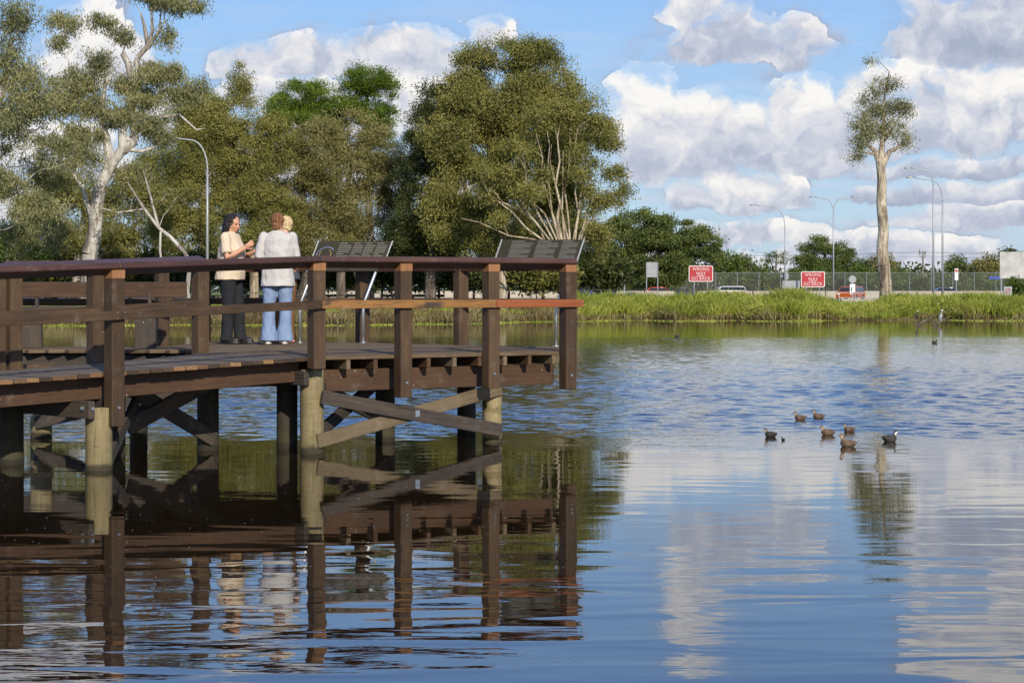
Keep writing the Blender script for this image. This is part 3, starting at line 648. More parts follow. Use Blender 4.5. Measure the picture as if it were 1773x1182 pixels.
def person(label, X, Y, yaw, sh, arms, hair, mats, heady=0., headp=0., shoe='leather', hem=.80, sleeve=.5, flare=1., slit=False, legs=((0, .09), (0, -.09)), width=1., depth=1.):
    """local frame: facing +X, left +Y, feet at z=0. arms: for (left,right): (elbow, wrist, hand dir, palm normal, curl)"""
    t = thing('person', label, 'person', (X, Y, ZD + .002), yaw); k = sh / 1.68
    S = lambda x, y, z: Vector((x * k, y * k * width, z * k))
    hip = [S(0, .095, .90), S(0, -.095, .90)]; sho = [S(-.01, .175, 1.385), S(-.01, -.175, 1.385)]
    ank = [S(legs[0][0], legs[0][1], .085), S(legs[1][0], legs[1][1], .085)]
    knee = [hip[i].lerp(ank[i], .53) + Vector((.02, 0, 0)) for i in (0, 1)]
    bm = bmesh.new()
    ringloft(bm, [(S(0, 0, .86), .10 * k, .155 * k, 0), (S(0, 0, .95), .115 * k, .165 * k, 0), (S(0, 0, 1.07), .10 * k, .135 * k, 0), (S(.01, 0, 1.25), .12 * k, .155 * k, 0), (S(0, 0, 1.36), .10 * k, .16 * k, 0), (S(0, 0, 1.42), .06 * k, .09 * k, 0)])
    hc = S(.03, 0, 1.562)
    add_tube(bm, [S(-.01, 0, 1.38), S(.0, 0, 1.46), S(.01, 0, 1.53)], [.062 * k, .052 * k, .054 * k], 14)
    q, T = face_head(bm, hc, heady, headp, k)
    for i in (0, 1):
        limb(bm, [hip[i], knee[i], ank[i]], [.082 * k, .055 * k, .037 * k]); add_ell(bm, ank[i] + Vector((.06, 0, -.045)), (.11, .04, .035), None, 12)
        el_, wr, hd, pn, cu = arms[i]; el_, wr = S(*el_), S(*wr)
        limb(bm, [sho[i], sho[i].lerp(el_, .5), el_, el_.lerp(wr, .35), wr], [.050 * k, .045 * k, .037 * k, .038 * k, .025 * k]); hand(bm, wr, hd, pn, cu, k)
    body = obj('body', bm, M[mats['skin']], t); bake(body, .0065, 2)
    eyes_mouth(t, T, q)
    # trousers
    bm = bmesh.new()
    ringloft(bm, [(S(0, 0, .84), .125 * k, .178 * k * width, 0), (S(0, 0, .95), .132 * k, .182 * k * width, 0), (S(0, 0, 1.03), .118 * k, .158 * k * width, 0)])
    for i in (0, 1):
        a = ank[i].copy(); a.z = .045
        add_tube(bm, [hip[i] + Vector((0, 0, .02)), hip[i].lerp(knee[i], .45), knee[i], knee[i].lerp(a, .5), a], [.105 * k, .098 * k, .078 * k, .074 * k * (1 + (flare - 1) * .5), .082 * k * flare], 18)
    bake(obj('trousers', bm, M[mats['legs']], t), .010, 2, .022)
    # shirt
    bm = bmesh.new(); hz = hem
    ringloft(bm, [(S(-.02, 0, hz), .158 * k * depth, .212 * k * width, 0), (S(0, 0, hz + .10), .152 * k * depth, .202 * k * width, 0), (S(0, 0, 1.06), .142 * k * depth, .182 * k * width, 0), (S(.01, 0, 1.22), .150 * k * depth, .190 * k * width, 0), (S(0, 0, 1.34), .125 * k, .192 * k * width, 0), (S(-.005, 0, 1.405), .09 * k, .155 * k * width, 0), (S(-.005, 0, 1.455), .062 * k, .072 * k, 0)], 28)
    for i in (0, 1):
        el_, wr = S(*arms[i][0]), S(*arms[i][1])
        if sleeve <= 1: pts = [sho[i], sho[i].lerp(el_, sleeve * .5), sho[i].lerp(el_, sleeve)]; rr = [.064 * k, .066 * k, .067 * k]
        else: e2 = el_.lerp(wr, sleeve - 1); pts = [sho[i], sho[i].lerp(el_, .5), el_, e2]; rr = [.062 * k, .060 * k, .054 * k, .049 * k]
        add_tube(bm, pts, rr, 16); add_ell(bm, pts[0], (rr[0],) * 3, None, 12)
    so = obj('shirt', bm, M[mats['top']], t)
    bake(so, .009, 2, .026)
    # shoes
    for i in (0, 1):
        bm = bmesh.new(); a = ank[i]; add_ell(bm, Vector((a.x + .055, a.y, .045)), (.135, .048, .045), None, 14); add_ell(bm, Vector((a.x - .03, a.y, .07)), (.055, .042, .06), None, 12)
        add_ell(bm, Vector((a.x + .05, a.y, .014)), (.15, .052, .016), None, 14); o = obj('shoe', bm, M[shoe], t); bake(o, .008, 1)
    return t, T, q, k
# the woman in cream, facing right
t, T, q, k = person('person in a cream short sleeved shirt and black trousers, long black hair, bent arm raised', (400 - CX) / 134, F / 134, R(-12), 1.67,
    [((.06, .22, 1.12), (.28, .14, 1.20), (1, -.2, .25), (0, -1, .1), .7), ((.04, -.23, 1.11), (.25, -.17, 1.235), (.8, .05, .55), (-.2, .9, .3), .75)],
    None, dict(skin='skin', top='cream', legs='black_cloth'), heady=R(-22), headp=R(12), hem=.83, sleeve=.78, legs=((.10, .06), (-.04, -.07)), width=1.08, depth=1.2)
bm = bmesh.new()
add_ell(bm, T(-.028, 0, .035), (.103, .090, .094), q, 20)
add_tube(bm, [T(-.03, -.055, .05), T(-.03, -.078, -.03), T(-.035, -.078, -.11), T(-.05, -.065, -.17)], [.045, .045, .042, .018], 12)
add_tube(bm, [T(-.03, .055, .05), T(-.03, .078, -.03), T(-.035, .078, -.11), T(-.05, .065, -.17)], [.045, .045, .042, .018], 12)
add_tube(bm, [T(-.08, 0, .04), T(-.095, 0, -.05), T(-.09, 0, -.13), T(-.08, 0, -.19)], [.06, .065, .06, .025], 14)
bake(obj('hair', bm, M['blackhair'], t), .006, 1, .030, locks)
# the person in the pale sweater, back to the camera
t, T, q, k = person('person seen from behind in a pale grey sweater and light blue flared jeans', (481 - CX) / 136, F / 136, R(93), 1.67,
    [((-.03, .235, 1.12), (.16, .15, 1.06), (1, -.35, .0), (0, -.9, .3), .6), ((-.01, -.235, 1.11), (.10, -.225, .98), (1, .1, -.3), (0, .8, .4), .6)],
    None, dict(skin='skin', top='sweater', legs='jeans'), heady=R(-12), headp=R(6), shoe='whiteshoe', hem=.745, sleeve=1.15, flare=1.32, legs=((-.03, .115), (.0, -.085)), width=1.04)
bm = bmesh.new(); add_ell(bm, T(-.022, 0, .032), (.100, .086, .092), q, 20); add_ell(bm, T(-.07, 0, -.045), (.045, .062, .06), q, 16)
add_ell(bm, T(-.085, .0, .07), (.035, .04, .035), q, 12)
bake(obj('hair', bm, M['auburn'], t), .006, 1, .030, locks)
# the one behind
t, T, q, k = person('blonde person in slate blue top and brown trousers, half hidden behind the pale sweater', (493 - CX) / 131.5, F / 131.5 + .05, R(150), 1.66,
    [((.02, .24, 1.11), (.2, .18, 1.06), (1, -.2, 0), (0, -1, 0), .5), ((.02, -.24, 1.10), (.18, -.2, 1.02), (1, .1, 0), (0, 1, 0), .5)],
    None, dict(skin='skin2', top='navy', legs='brown'), heady=R(30), headp=0, shoe='pinkshoe', hem=.84, sleeve=.8, flare=1.1, legs=((.0, .07), (0, -.09)), width=1.1)
bm = bmesh.new(); add_ell(bm, T(-.024, 0, .036), (.102, .088, .092), q, 20); add_ell(bm, T(-.05, 0, -.03), (.06, .078, .06), q, 16)
bake(obj('hair', bm, M['blonde'], t), .006, 1, .030, locks)

# ================================================================ TREES
def leafquads(cent, rad, n, L, Wd, droop=.3, flat=1.):
    """n kite-shaped leaves around each clump centre"""
    K = len(cent); rad = np.asarray(rad); c = np.repeat(cent, n, 0); r = np.repeat(rad, n)
    o = np.clip(RNG.normal(size=(K * n, 3)), -2.1, 2.1) * .52; o[:, 2] *= flat
    p = c + o * r[:, None]
    ax = RNG.normal(size=(K * n, 3)); ax /= np.linalg.norm(ax, axis=1)[:, None]
    if droop >= 0: ax[:, 2] -= droop * 2
    else: ax += o * 1.2; ax[:, 2] -= droop
    ax /= np.linalg.norm(ax, axis=1)[:, None] + 1e-6
    sd = np.cross(ax, RNG.normal(size=(K * n, 3))); sd /= np.linalg.norm(sd, axis=1)[:, None] + 1e-6
    l = (L * RNG.uniform(.6, 1.35, K * n))[:, None]; w = (Wd * RNG.uniform(.6, 1.3, K * n))[:, None]
    v = np.stack([p - ax * l * .5, p + sd * w * .5, p + ax * l * .5, p - sd * w * .5], 1).reshape(-1, 3)
    return v, np.arange(K * n * 4).reshape(-1, 4)
def segmesh(P0, P1, R0, R1, n=7):
    P0, P1 = np.asarray(P0, float), np.asarray(P1, float); R0, R1 = np.asarray(R0)[:, None, None], np.asarray(R1)[:, None, None]
    d = P1 - P0; d /= np.linalg.norm(d, axis=1)[:, None] + 1e-9
    a = np.where(np.abs(d[:, 2:3]) > .8, np.array([[1., 0, 0]]), np.array([[0, 0, 1.]])); x = np.cross(d, a); x /= np.linalg.norm(x, axis=1)[:, None]; y = np.cross(d, x)
    th = np.arange(n) * 2 * np.pi / n; ring = x[:, None] * np.cos(th)[None, :, None] + y[:, None] * np.sin(th)[None, :, None]
    v = np.concatenate([P0[:, None] + ring * R0, P1[:, None] + ring * R1], 1).reshape(-1, 3)
    b = np.arange(len(P0))[:, None] * 2 * n; k = np.arange(n)[None]; k2 = (k + 1) % n
    return v, np.stack([b + k, b + k2, b + n + k2, b + n + k], -1).reshape(-1, 4)
def tree(name, label, Y, trunks, blobs, bark_, leafm, clump=.8, dens=1., nleaf=150, L=.30, Wd=.10, droop=.3, flat=.8, group=None, twig=.016, inner=.45, cat='tree', jit=.10, cull=-.17):
    """trunks: list of polylines [(px,py,radius m[,dy])]; blobs: (px,py,rx px,ry px[,dy m]) of the crown as it stands at distance Y"""
    s = F / Y; rng = random.Random(hash(name) % 1000 + int(Y * 7) + len(blobs)); rng = random.Random(int(Y * 31 + blobs[0][0] * 3 if blobs else 5))
    base = W(trunks[0][0][0], trunks[0][0][1], Y); gzv = float(gz(np.array(base.x), np.array(Y))) if Y < 178 else .6; base.z = gzv - .15
    pos, par, rad, fixed = [], [], [], []
    for tr in trunks:
        prev = -1
        pts = [W(p[0], p[1], Y + (p[3] if len(p) > 3 else 0)) for p in tr]
        if tr is trunks[0] or pts[0].z < 1.6: pts[0].z = gzv - .15
        elif pos:
            prev = min(range(len(pos)), key=lambda i: (pos[i] - pts[0]).length); 
        for i, p in enumerate(pts):
            if i == 0: pos.append(p); par.append(prev); rad.append(tr[0][2]); fixed.append(True); prev = len(pos) - 1; continue
            a = pos[prev]; k = max(1, int((p - a).length / 1.0)); r0 = rad[prev] if i > 1 else tr[0][2]
            for j in range(1, k + 1):
                f = j / k; w = a.lerp(p, f)
                if j < k: w += Vector((rng.uniform(-1, 1), rng.uniform(-1, 1), 0)) * jit
                pos.append(w); par.append(prev); rad.append(r0 + (tr[i][2] - r0) * f); fixed.append(True); prev = len(pos) - 1
    cents, crad = [], []
    for b_ in blobs:
        c = W(b_[0], b_[1], Y + (b_[4] if len(b_) > 4 else 0)); rx, rz = b_[2] / s, b_[3] / s; ry = min(rx, 1.25 * rz + 1) if rx > rz else rx
        area = 4 * math.pi * ((rx * ry) ** 1.6 / 3 + 2 * (rx * rz) ** 1.6 / 3) ** (1 / 1.6)
        nC = max(4, int(dens * area / (clump * clump * 2.0)))
        for _ in range(nC):
            d = Vector((rng.gauss(0, 1), rng.gauss(0, 1), rng.gauss(0, 1))).normalized(); f = rng.uniform(inner, 1) ** .6 
            p = c + Vector((d.x * rx * f, d.y * ry * f, d.z * rz * f))
            if p.z < gzv + .3 or (f > .62 and mnoise.noise(p * .42) < cull): continue
            cents.append(p); crad.append(clump * rng.uniform(.55, 1.25))
    order = sorted(range(len(cents)), key=lambda i: min((cents[i] - p).length for p in pos[:: max(1, len(pos) // 30)]))
    npos = np.array([list(p) for p in pos])
    for i in order[:: 1 if len(order) < 260 else 2]:
        c = np.array(cents[i]); d = npos - c; dist = np.sqrt((d * d).sum(1)) + np.maximum(0, d[:, 2]) * 1.2 + np.maximum(0, .6 - (c[2] - npos[:, 2])) * .5
        j = int(dist.argmin()); a = Vector(npos[j]); e = Vector(c); Ld = (e - a).length
        k = 2 if Ld < 2 else 4; prev = j; mid = a.lerp(e, .5) + Vector((rng.uniform(-.12, .12) * Ld, rng.uniform(-.12, .12) * Ld, .10 * Ld))
        add = []
        for m_ in range(1, k + 1):
            f = m_ / k; w = a * (1 - f) ** 2 + mid * 2 * f * (1 - f) + e * f * f; w += Vector((rng.uniform(-1, 1), rng.uniform(-1, 1), rng.uniform(-1, 1))) * .04 * Ld * (f < 1)
            pos.append(w); par.append(prev); rad.append(0); fixed.append(False); prev = len(pos) - 1; add.append(list(w))
        npos = np.vstack([npos, np.array(add)])
    acc = [0.] * len(pos); E_ = 2.35
    for i in range(len(pos) - 1, -1, -1):
        if not fixed[i]:
            r = max(twig, acc[i] ** (1 / E_)); rad[i] = r
            if par[i] >= 0: acc[par[i]] += r ** E_
    for i in range(len(pos)):
        if not fixed[i] and fixed[par[i]]: rad[i] = min(rad[i], rad[par[i]] * .8)
        elif not fixed[i]: rad[i] = min(rad[i], rad[par[i]])
    ii = [i for i in range(len(pos)) if par[i] >= 0]
    P0 = [list(pos[par[i]] - base) for i in ii]; P1 = [list(pos[i] - base) for i in ii]; 
    R1 = [rad[i] for i in ii]; R0 = [rad[par[i]] if (fixed[i] or not fixed[par[i]]) else min(rad[par[i]], rad[i] * 1.3) for i in ii]
    v, f = segmesh(P0, P1, R0, R1, 10 if Y < 160 else 6)
    t = thing(name, label, cat, base, 0, group)
    meshobj('trunk', npmesh('trunk', v, f, True), bark_, t)
    if cents:
        ca = np.array([list(c - base) for c in cents])
        v, f = leafquads(ca, crad, nleaf, L, Wd, droop, flat)
        meshobj('crown', npmesh('crown', v, f), leafm, t)
    return t

GT = 'trees on the far bank'
# gum on the left edge
tree('gum_tree', 'drooping grey green gum tree filling the left edge, no trunk in view', 114, [[(-40, 525, .45), (-30, 350, .35), (-10, 200, .25), (20, 80, .12)]],
     [(30, 40, 48, 45), (-20, 110, 70, 60), (50, 130, 55, 50), (20, 220, 70, 60), (95, 260, 60, 50, 1), (150, 270, 40, 40, 2), (10, 320, 60, 45), (60, 355, 46, 35), (90, 405, 40, 40, 12), (70, 300, 50, 40, 5), (60, 185, 46, 40), (30, 405, 50, 40, 6)],
     M['gumbark'], M['leaf_gum'], clump=.68, nleaf=120, L=.26, Wd=.055, droop=.5, inner=.0, dens=1.15, cull=-.05)
# white trunked gum
tree('gum_tree', 'tall gum tree with a thick white forked trunk and bare dark snags at its top', 120,
     [[(152, 525, .54), (155, 440, .47), (166, 380, .42), (172, 325, .38), (192, 285, .34), (213, 258, .28), (212, 225, .27), (228, 180, .20)],
      [(192, 285, .30), (186, 250, .26), (175, 205, .19), (180, 160, .12), (192, 110, .07)],
      [(213, 262, .28), (235, 245, .22), (228, 200, .22), (232, 150, .24), (222, 110, .20), (212, 93, .16)],
      [(230, 165, .20), (238, 100, .16), (256, 80, .15), (250, 45, .10), (243, 22, .05)],
      [(256, 80, .13), (264, 55, .10), (262, 10, .06), (270, -20, .04)], [(256, 85, .12), (272, 60, .09), (284, 40, .05)], [(262, 78, .10), (276, 50, .05), (280, 5, .04)],
      [(215, 258, .16), (245, 262, .11), (278, 252, .05)], [(160, 380, .20), (148, 345, .17), (142, 320, .12)], [(142, 325, .10), (120, 290, .06), (90, 255, .04)],
      [(192, 285, .14), (165, 275, .10), (130, 255, .06)], [(220, 240, .12), (270, 205, .08), (310, 198, .07), (340, 225, .05), (355, 222, .02)]],
     [(115, 42, 30, 14), (175, 38, 26, 12), (215, 60, 24, 14), (100, 75, 20, 12), (170, 110, 28, 20), (140, 145, 48, 26), (105, 180, 40, 28), (150, 185, 40, 24), (220, 150, 34, 20), (268, 130, 46, 18), (300, 130, 30, 24), (250, 170, 40, 18), (300, 170, 30, 26),
      (300, 8, 42, 12), (350, 8, 16, 12), (262, -8, 40, 14), (290, 70, 14, 26), (200, 205, 40, 18), (255, 215, 36, 22), (140, 235, 42, 24), (280, 235, 26, 20), (235, 300, 26, 22), (110, 305, 26, 20), (340, 160, 22, 24)],
     M['gumbark'], M['leaf_gum'], clump=.60, nleaf=105, L=.25, Wd=.052, droop=.55, inner=.0, dens=1.45, cull=-1)
tree('gum_tree', 'shaded mid green gum standing behind the white trunk and the leaning limbs', 150, [[(130, 525, .35), (135, 440, .3), (150, 340, .2)], [(132, 480, .2), (180, 440, .16), (245, 380, .10)]],
     [(100, 330, 50, 36), (60, 370, 50, 40), (160, 350, 44, 44), (230, 330, 50, 50), (270, 290, 40, 36), (280, 360, 50, 50), (110, 410, 60, 34), (200, 410, 60, 36), (30, 420, 40, 30)],
     M['gumbark'], M['leaf_mel'], clump=.85, nleaf=200, L=.24, Wd=.07, droop=.3, inner=.1, dens=1.2, cull=-1)
# leaning bare limbs
tree('bare_tree', 'leaning grey tree with mostly bare pale limbs right of the white gum trunk', 117,
     [[(330, 530, .14), (322, 440, .12), (295, 410, .11), (275, 395, .10), (250, 362, .09), (222, 318, .05)], [(275, 395, .10), (262, 345, .07), (248, 295, .04)], [(283, 520, .09), (278, 400, .07)], [(250, 362, .07), (205, 368, .05), (175, 360, .02)]],
     [(215, 308, 12, 9), (300, 350, 30, 20), (190, 370, 18, 9)], M['gumbark'], M['leaf_olive'], clump=.5, nleaf=60, L=.3, Wd=.06, dens=.35)
tree('paperbark_tree', 'leafy paperbark with a pointed crown and one pale fork showing, left of the two pines', 136,
     [[(440, 525, .32), (440, 400, .28), (448, 330, .26), (458, 290, .20), (470, 262, .12)], [(445, 340, .15), (440, 310, .12), (436, 290, .06)], [(395, 525, .22), (398, 380, .18), (408, 200, .1)]],
     [(415, 140, 18, 30), (410, 190, 42, 40), (375, 225, 48, 48), (335, 275, 55, 45), (420, 250, 50, 45), (470, 240, 36, 42), (380, 310, 60, 50), (450, 330, 55, 50), (330, 350, 60, 50), (400, 390, 70, 50), (300, 400, 50, 45), (470, 400, 45, 45), (340, 190, 35, 30), (350, 235, 40, 34), (365, 280, 50, 40), (470, 300, 40, 50), (485, 360, 40, 50), (420, 310, 50, 50)],
     M['paperbark'], M['leaf_mel'], clump=.72, nleaf=250, L=.19, Wd=.055, droop=.3, dens=1.3, cull=-.3)
for lab, tr, bl in (('broad bright green pine, lower one of the two behind the paperbarks', [(520, 520, .4), (525, 300, .3), (525, 170, .12)], [(525, 168, 58, 27), (490, 195, 36, 24), (560, 195, 40, 24), (520, 210, 70, 24)]),
                    ('tall bright green pine with a rounded top, higher one of the two behind the paperbarks', [(640, 520, .42), (640, 300, .3), (636, 140, .1)], [(636, 138, 46, 22), (655, 152, 32, 22), (612, 160, 30, 20), (665, 205, 22, 22), (640, 195, 40, 26), (610, 200, 36, 24), (660, 240, 22, 20)]),
                    ('bright green pine tree showing left of the pointed paperbark', [(350, 520, .4), (350, 300, .3), (345, 180, .1)], [(345, 175, 34, 18), (325, 205, 28, 18), (370, 205, 36, 20), (335, 230, 34, 14)])):
    tree('pine_tree', lab, 168, [tr], bl, M['greybark'], M['leaf_pine'], clump=.8, nleaf=190, L=.28, Wd=.055, droop=-.6, flat=.6, dens=1.2, cull=-1, group='pines behind the paperbarks')
tree('paperbark_tree', 'wide olive brown paperbark with a domed crown in the middle of the bank', 138,
     [[(590, 525, .34), (592, 400, .28), (600, 330, .20), (608, 270, .12)], [(640, 525, .28), (600, 420, .2), (596, 360, .12)], [(520, 525, .25), (540, 380, .16)]],
     [(600, 225, 62, 34), (560, 255, 60, 40), (655, 265, 48, 44), (510, 290, 50, 44), (600, 300, 85, 50), (680, 320, 36, 50), (540, 350, 70, 50), (630, 365, 75, 48), (570, 415, 85, 42), (500, 400, 45, 50), (680, 410, 45, 40)],
     M['greybark'], M['leaf_olive'], clump=.74, nleaf=250, L=.19, Wd=.055, droop=.2, dens=1.3, cull=-.3)
tree('shade_toned_tree', 'leafy tree with shade coloured into its leaves at the left shoulder of the tallest crown', 131,
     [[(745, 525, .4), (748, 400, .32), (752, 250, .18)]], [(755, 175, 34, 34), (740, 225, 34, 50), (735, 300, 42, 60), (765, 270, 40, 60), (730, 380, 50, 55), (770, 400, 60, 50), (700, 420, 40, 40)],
     M['greybark'], M['leaf_dark'], clump=.72, nleaf=280, L=.20, Wd=.065, droop=.3, dens=1.35, cull=-.3)  # dark leaf colour stands in for the shade on this side of the crown
tree('broad_tree', 'tallest and widest tree of the bank with a dense rounded olive crown', 128,
     [[(862, 525, .5), (866, 440, .42), (870, 350, .35), (880, 240, .22), (880, 150, .1)], [(862, 470, .3), (820, 380, .2), (800, 300, .12)], [(866, 440, .3), (920, 330, .2), (960, 240, .12)]],
     [(880, 100, 62, 34), (930, 108, 44, 36), (830, 125, 50, 40), (960, 150, 48, 44), (800, 180, 44, 50), (870, 180, 80, 55), (1000, 210, 42, 50), (930, 220, 70, 55), (820, 250, 70, 60), (890, 290, 85, 60), (980, 290, 55, 50), (810, 330, 70, 55), (1030, 230, 30, 30), (860, 400, 80, 45), (780, 380, 50, 50), (950, 390, 70, 50, 2), (905, 150, 70, 50), (850, 200, 70, 60), (960, 200, 50, 50), (780, 240, 40, 60), (1000, 420, 50, 40, 2), (960, 330, 50, 50, 1)],
     M['paperbark'], M['leaf_mel'], clump=.80, nleaf=330, L=.185, Wd=.06, droop=.35, dens=1.35, cull=-.27)
stems = [[(985, 528, .26), (982, 440, .20), (965, 380, .16), (962, 320, .12), (965, 240, .08), (972, 200, .04)]]
rs = random.Random(4)
for (x0, x1, yt) in ((978, 905, 270), (980, 880, 310), (982, 930, 240), (984, 945, 215), (986, 955, 250), (988, 985, 210), (989, 1000, 225), (990, 1010, 260), (975, 855, 330), (992, 1025, 300), (990, 1045, 330), (985, 830, 300), (988, 975, 260), (983, 915, 330), (992, 1060, 345)):
    xm = x0 * .42 + x1 * .58 + rs.uniform(-8, 8); stems.append([(x0 + rs.uniform(-8, 8), 500 - rs.uniform(0, 40), .13), (x0 * .75 + x1 * .25, 420, .115), (xm, 370, .095), (x1 + (xm - x1) * .25, (yt + 370) / 2, .07), (x1, yt, .03, rs.uniform(-1.5, 1))])
stems.append([(985, 475, .10), (960, 420, .08), (880, 408, .07), (830, 385, .05), (798, 378, .03)])
tree('paperbark_tree', 'paperbark with a fan of many slender white stems, in front of the tallest crown', 122, [[(p[0], p[1], p[2] * .58) + tuple(p[3:]) for p in q] for q in stems],
     [(985, 195, 40, 22), (1030, 215, 26, 22), (1055, 250, 24, 22), (1060, 300, 24, 14), (1080, 330, 14, 14), (1035, 350, 30, 22), (900, 260, 30, 18), (860, 300, 34, 18), (905, 330, 26, 12), (840, 340, 26, 14), (940, 200, 40, 20), (1000, 270, 22, 18), (1030, 400, 28, 22), (860, 380, 22, 10), (1075, 345, 18, 14), (940, 300, 20, 14), (1010, 330, 18, 12), (925, 335, 26, 12, -1.0), (1000, 300, 20, 9, -1.0)],
     M['paperbark'], M['leaf_mel'], clump=.6, nleaf=150, L=.19, Wd=.06, droop=.15, inner=.0, dens=1.15, twig=.014, jit=.26, cull=-1)
tree('paperbark_tree', 'lone tall paperbark with a bare trunk and a small ragged crown on the right bank', 150,
     [[(1533, 526, .50), (1534, 495, .45), (1530, 460, .46), (1530, 400, .39), (1526, 350, .38), (1527, 310, .34), (1524, 282, .32), (1527, 255, .20), (1530, 210, .12), (1532, 160, .06), (1540, 125, .03), (1516, 100, .02)],
      [(1525, 290, .24), (1515, 262, .18), (1500, 248, .10)], [(1527, 290, .26), (1540, 262, .16), (1552, 258, .12), (1574, 235, .05)], [(1520, 268, .12), (1490, 262, .07), (1484, 275, .04)], [(1528, 250, .1), (1556, 205, .06), (1580, 180, .03)]],
     [(1530, 142, 16, 14), (1545, 150, 16, 14), (1515, 160, 18, 13), (1550, 185, 28, 16), (1495, 175, 18, 12), (1520, 195, 30, 20), (1570, 190, 17, 14), (1490, 210, 22, 14), (1530, 225, 40, 22), (1565, 245, 18, 18), (1488, 245, 20, 18), (1485, 272, 17, 16), (1495, 225, 20, 20), (1508, 108, 7, 5)],
     M['lonebark'], M['leaf_gum'], clump=.62, nleaf=62, L=.20, Wd=.055, droop=.3, inner=.0, dens=1.35, cull=-1)
# right-hand background
tree('rain_tree', 'wide spreading dark green tree behind the road fence, right of the tallest tree', 245, [[(1130, 505, .6), (1130, 460, .5), (1150, 420, .3)], [(1130, 480, .4), (1080, 430, .25)], [(1132, 480, .4), (1200, 440, .2)]],
     [(1110, 395, 50, 30), (1160, 400, 46, 30), (1205, 420, 34, 26), (1075, 420, 44, 34), (1232, 432, 18, 20), (1130, 440, 70, 36), (1200, 455, 46, 30), (1070, 465, 50, 34), (1150, 475, 60, 24)],
     M['greybark'], M['leaf_rain'], clump=1.25, nleaf=330, L=.32, Wd=.13, droop=.0, flat=.45, dens=1.2, cull=-.33)
FB = [(1262, 455, 26, 18, 'low green tree between the spreading tree and the first lamp', 'leaf_hedge'), (1300, 462, 18, 18, 'small green tree at the end of the hedge, left of the single arm lamp', 'leaf_rain')]
for (x, y, a, b_, lab, mt) in FB:
    tree('small_tree', lab, 272, [[(x, 505, .25), (x, y, .12)]], [(x, y, a, b_), (x - a * .4, y + b_ * .5, a * .8, b_ * .8), (x + a * .4, y + b_ * .6, a * .8, b_ * .7)], M['greybark'], M[mt], clump=1.1, nleaf=130, L=.42, Wd=.18, droop=0, group=GT)
tree('pine_tree', 'small thin pine just left of the single arm lamp', 285, [[(1344, 505, .2), (1343, 470, .16), (1345, 440, .08)]], [(1345, 440, 15, 7), (1335, 450, 9, 5), (1355, 452, 10, 5), (1333, 470, 12, 6), (1350, 478, 14, 6), (1340, 487, 16, 7)], M['greybark'], M['leaf_rain'], clump=.8, nleaf=70, L=.35, Wd=.09, droop=-.4, flat=.5, dens=.8, cull=-1)
tree('pine_tree', 'dark rounded pine group behind the second red sign', 290, [[(1430, 505, .4), (1428, 450, .3), (1428, 420, .1)]], [(1428, 418, 22, 10), (1410, 432, 22, 11), (1445, 432, 20, 10), (1395, 452, 18, 14), (1465, 440, 14, 8), (1450, 458, 26, 14), (1420, 458, 30, 14), (1485, 462, 22, 15), (1390, 480, 26, 16), (1470, 482, 34, 14), (1430, 485, 40, 12)], M['greybark'], M['leaf_rain'], clump=1.0, nleaf=180, L=.34, Wd=.12, droop=-.2, flat=.6, dens=1.2, cull=-.35)
for (x, y, a, b_, lab, mt, Y) in [(1534, 455, 20, 16, 'rounded grey green tree behind the lone paperbark trunk', 'leaf_olive', 285), (1657, 462, 17, 15, 'small dark green tree right of the tall lamps', 'leaf_rain', 285), (1700, 455, 24, 18, 'rounded olive tree left of the big sign back', 'leaf_olive', 280), (1745, 446, 34, 14, 'dark tree rising behind the big sign back', 'leaf_dark', 290),
                                  (1556, 478, 22, 12, 'low bushy tree right of the lone paperbark trunk', 'leaf_rain', 276), (1500, 478, 22, 12, 'low bushy tree left of the lone paperbark trunk', 'leaf_rain', 276)]:
    tree('small_tree', lab, Y, [[(x, 505, .25), (x, y, .12)]], [(x, y, a, b_), (x - a * .4, y + b_ * .6, a * .8, b_ * .8), (x + a * .4, y + b_ * .6, a * .8, b_ * .8), (x, y + b_ * 1.3, a, b_)], M['greybark'], M[mt], clump=1.0, nleaf=120, L=.4, Wd=.17, droop=0, group=GT)
# hedge of shrubs behind the road fence: two prototypes copied
def shrubproto(lab, px, py, a, b_, Y, mt, grp):
    return tree('shrub', lab, Y, [[(px, 508, .12), (px, py + b_ * .4, .06)]], [(px, py, a, b_), (px - a * .5, py + b_ * .4, a * .6, b_ * .7), (px + a * .5, py + b_ * .4, a * .6, b_ * .7)], M['greybark'], M[mt], clump=.9, nleaf=110, L=.4, Wd=.17, droop=0, group=grp, cat='shrub')
GH = 'hedge of shrubs behind the wire fence'; hl = 'low green shrub in the hedge behind the wire fence'
s1 = shrubproto('low shrub of the hedge behind the wire fence, right of the first red sign', 1275, 485, 22, 14, 268, 'leaf_hedge', GH); s2 = shrubproto('low shrub of the hedge behind the wire fence, left of the single arm lamp', 1310, 487, 20, 12, 268, 'leaf_rain', GH)
HL = ('behind the blue car', 'behind the short pale pole', 'behind the red car', 'below the small thin pine', 'behind the diamond sign', 'behind the second red sign', 'behind the two armed lamp', 'behind the round sign back', 'directly behind the lone paperbark trunk', 'just right of the lone paperbark trunk', 'below the power pole', 'behind the two tall lamps', 'behind the red and white sign', 'right of the red and white sign', 'behind the blue street sign', 'behind the big sign back', 'cut by the right edge')
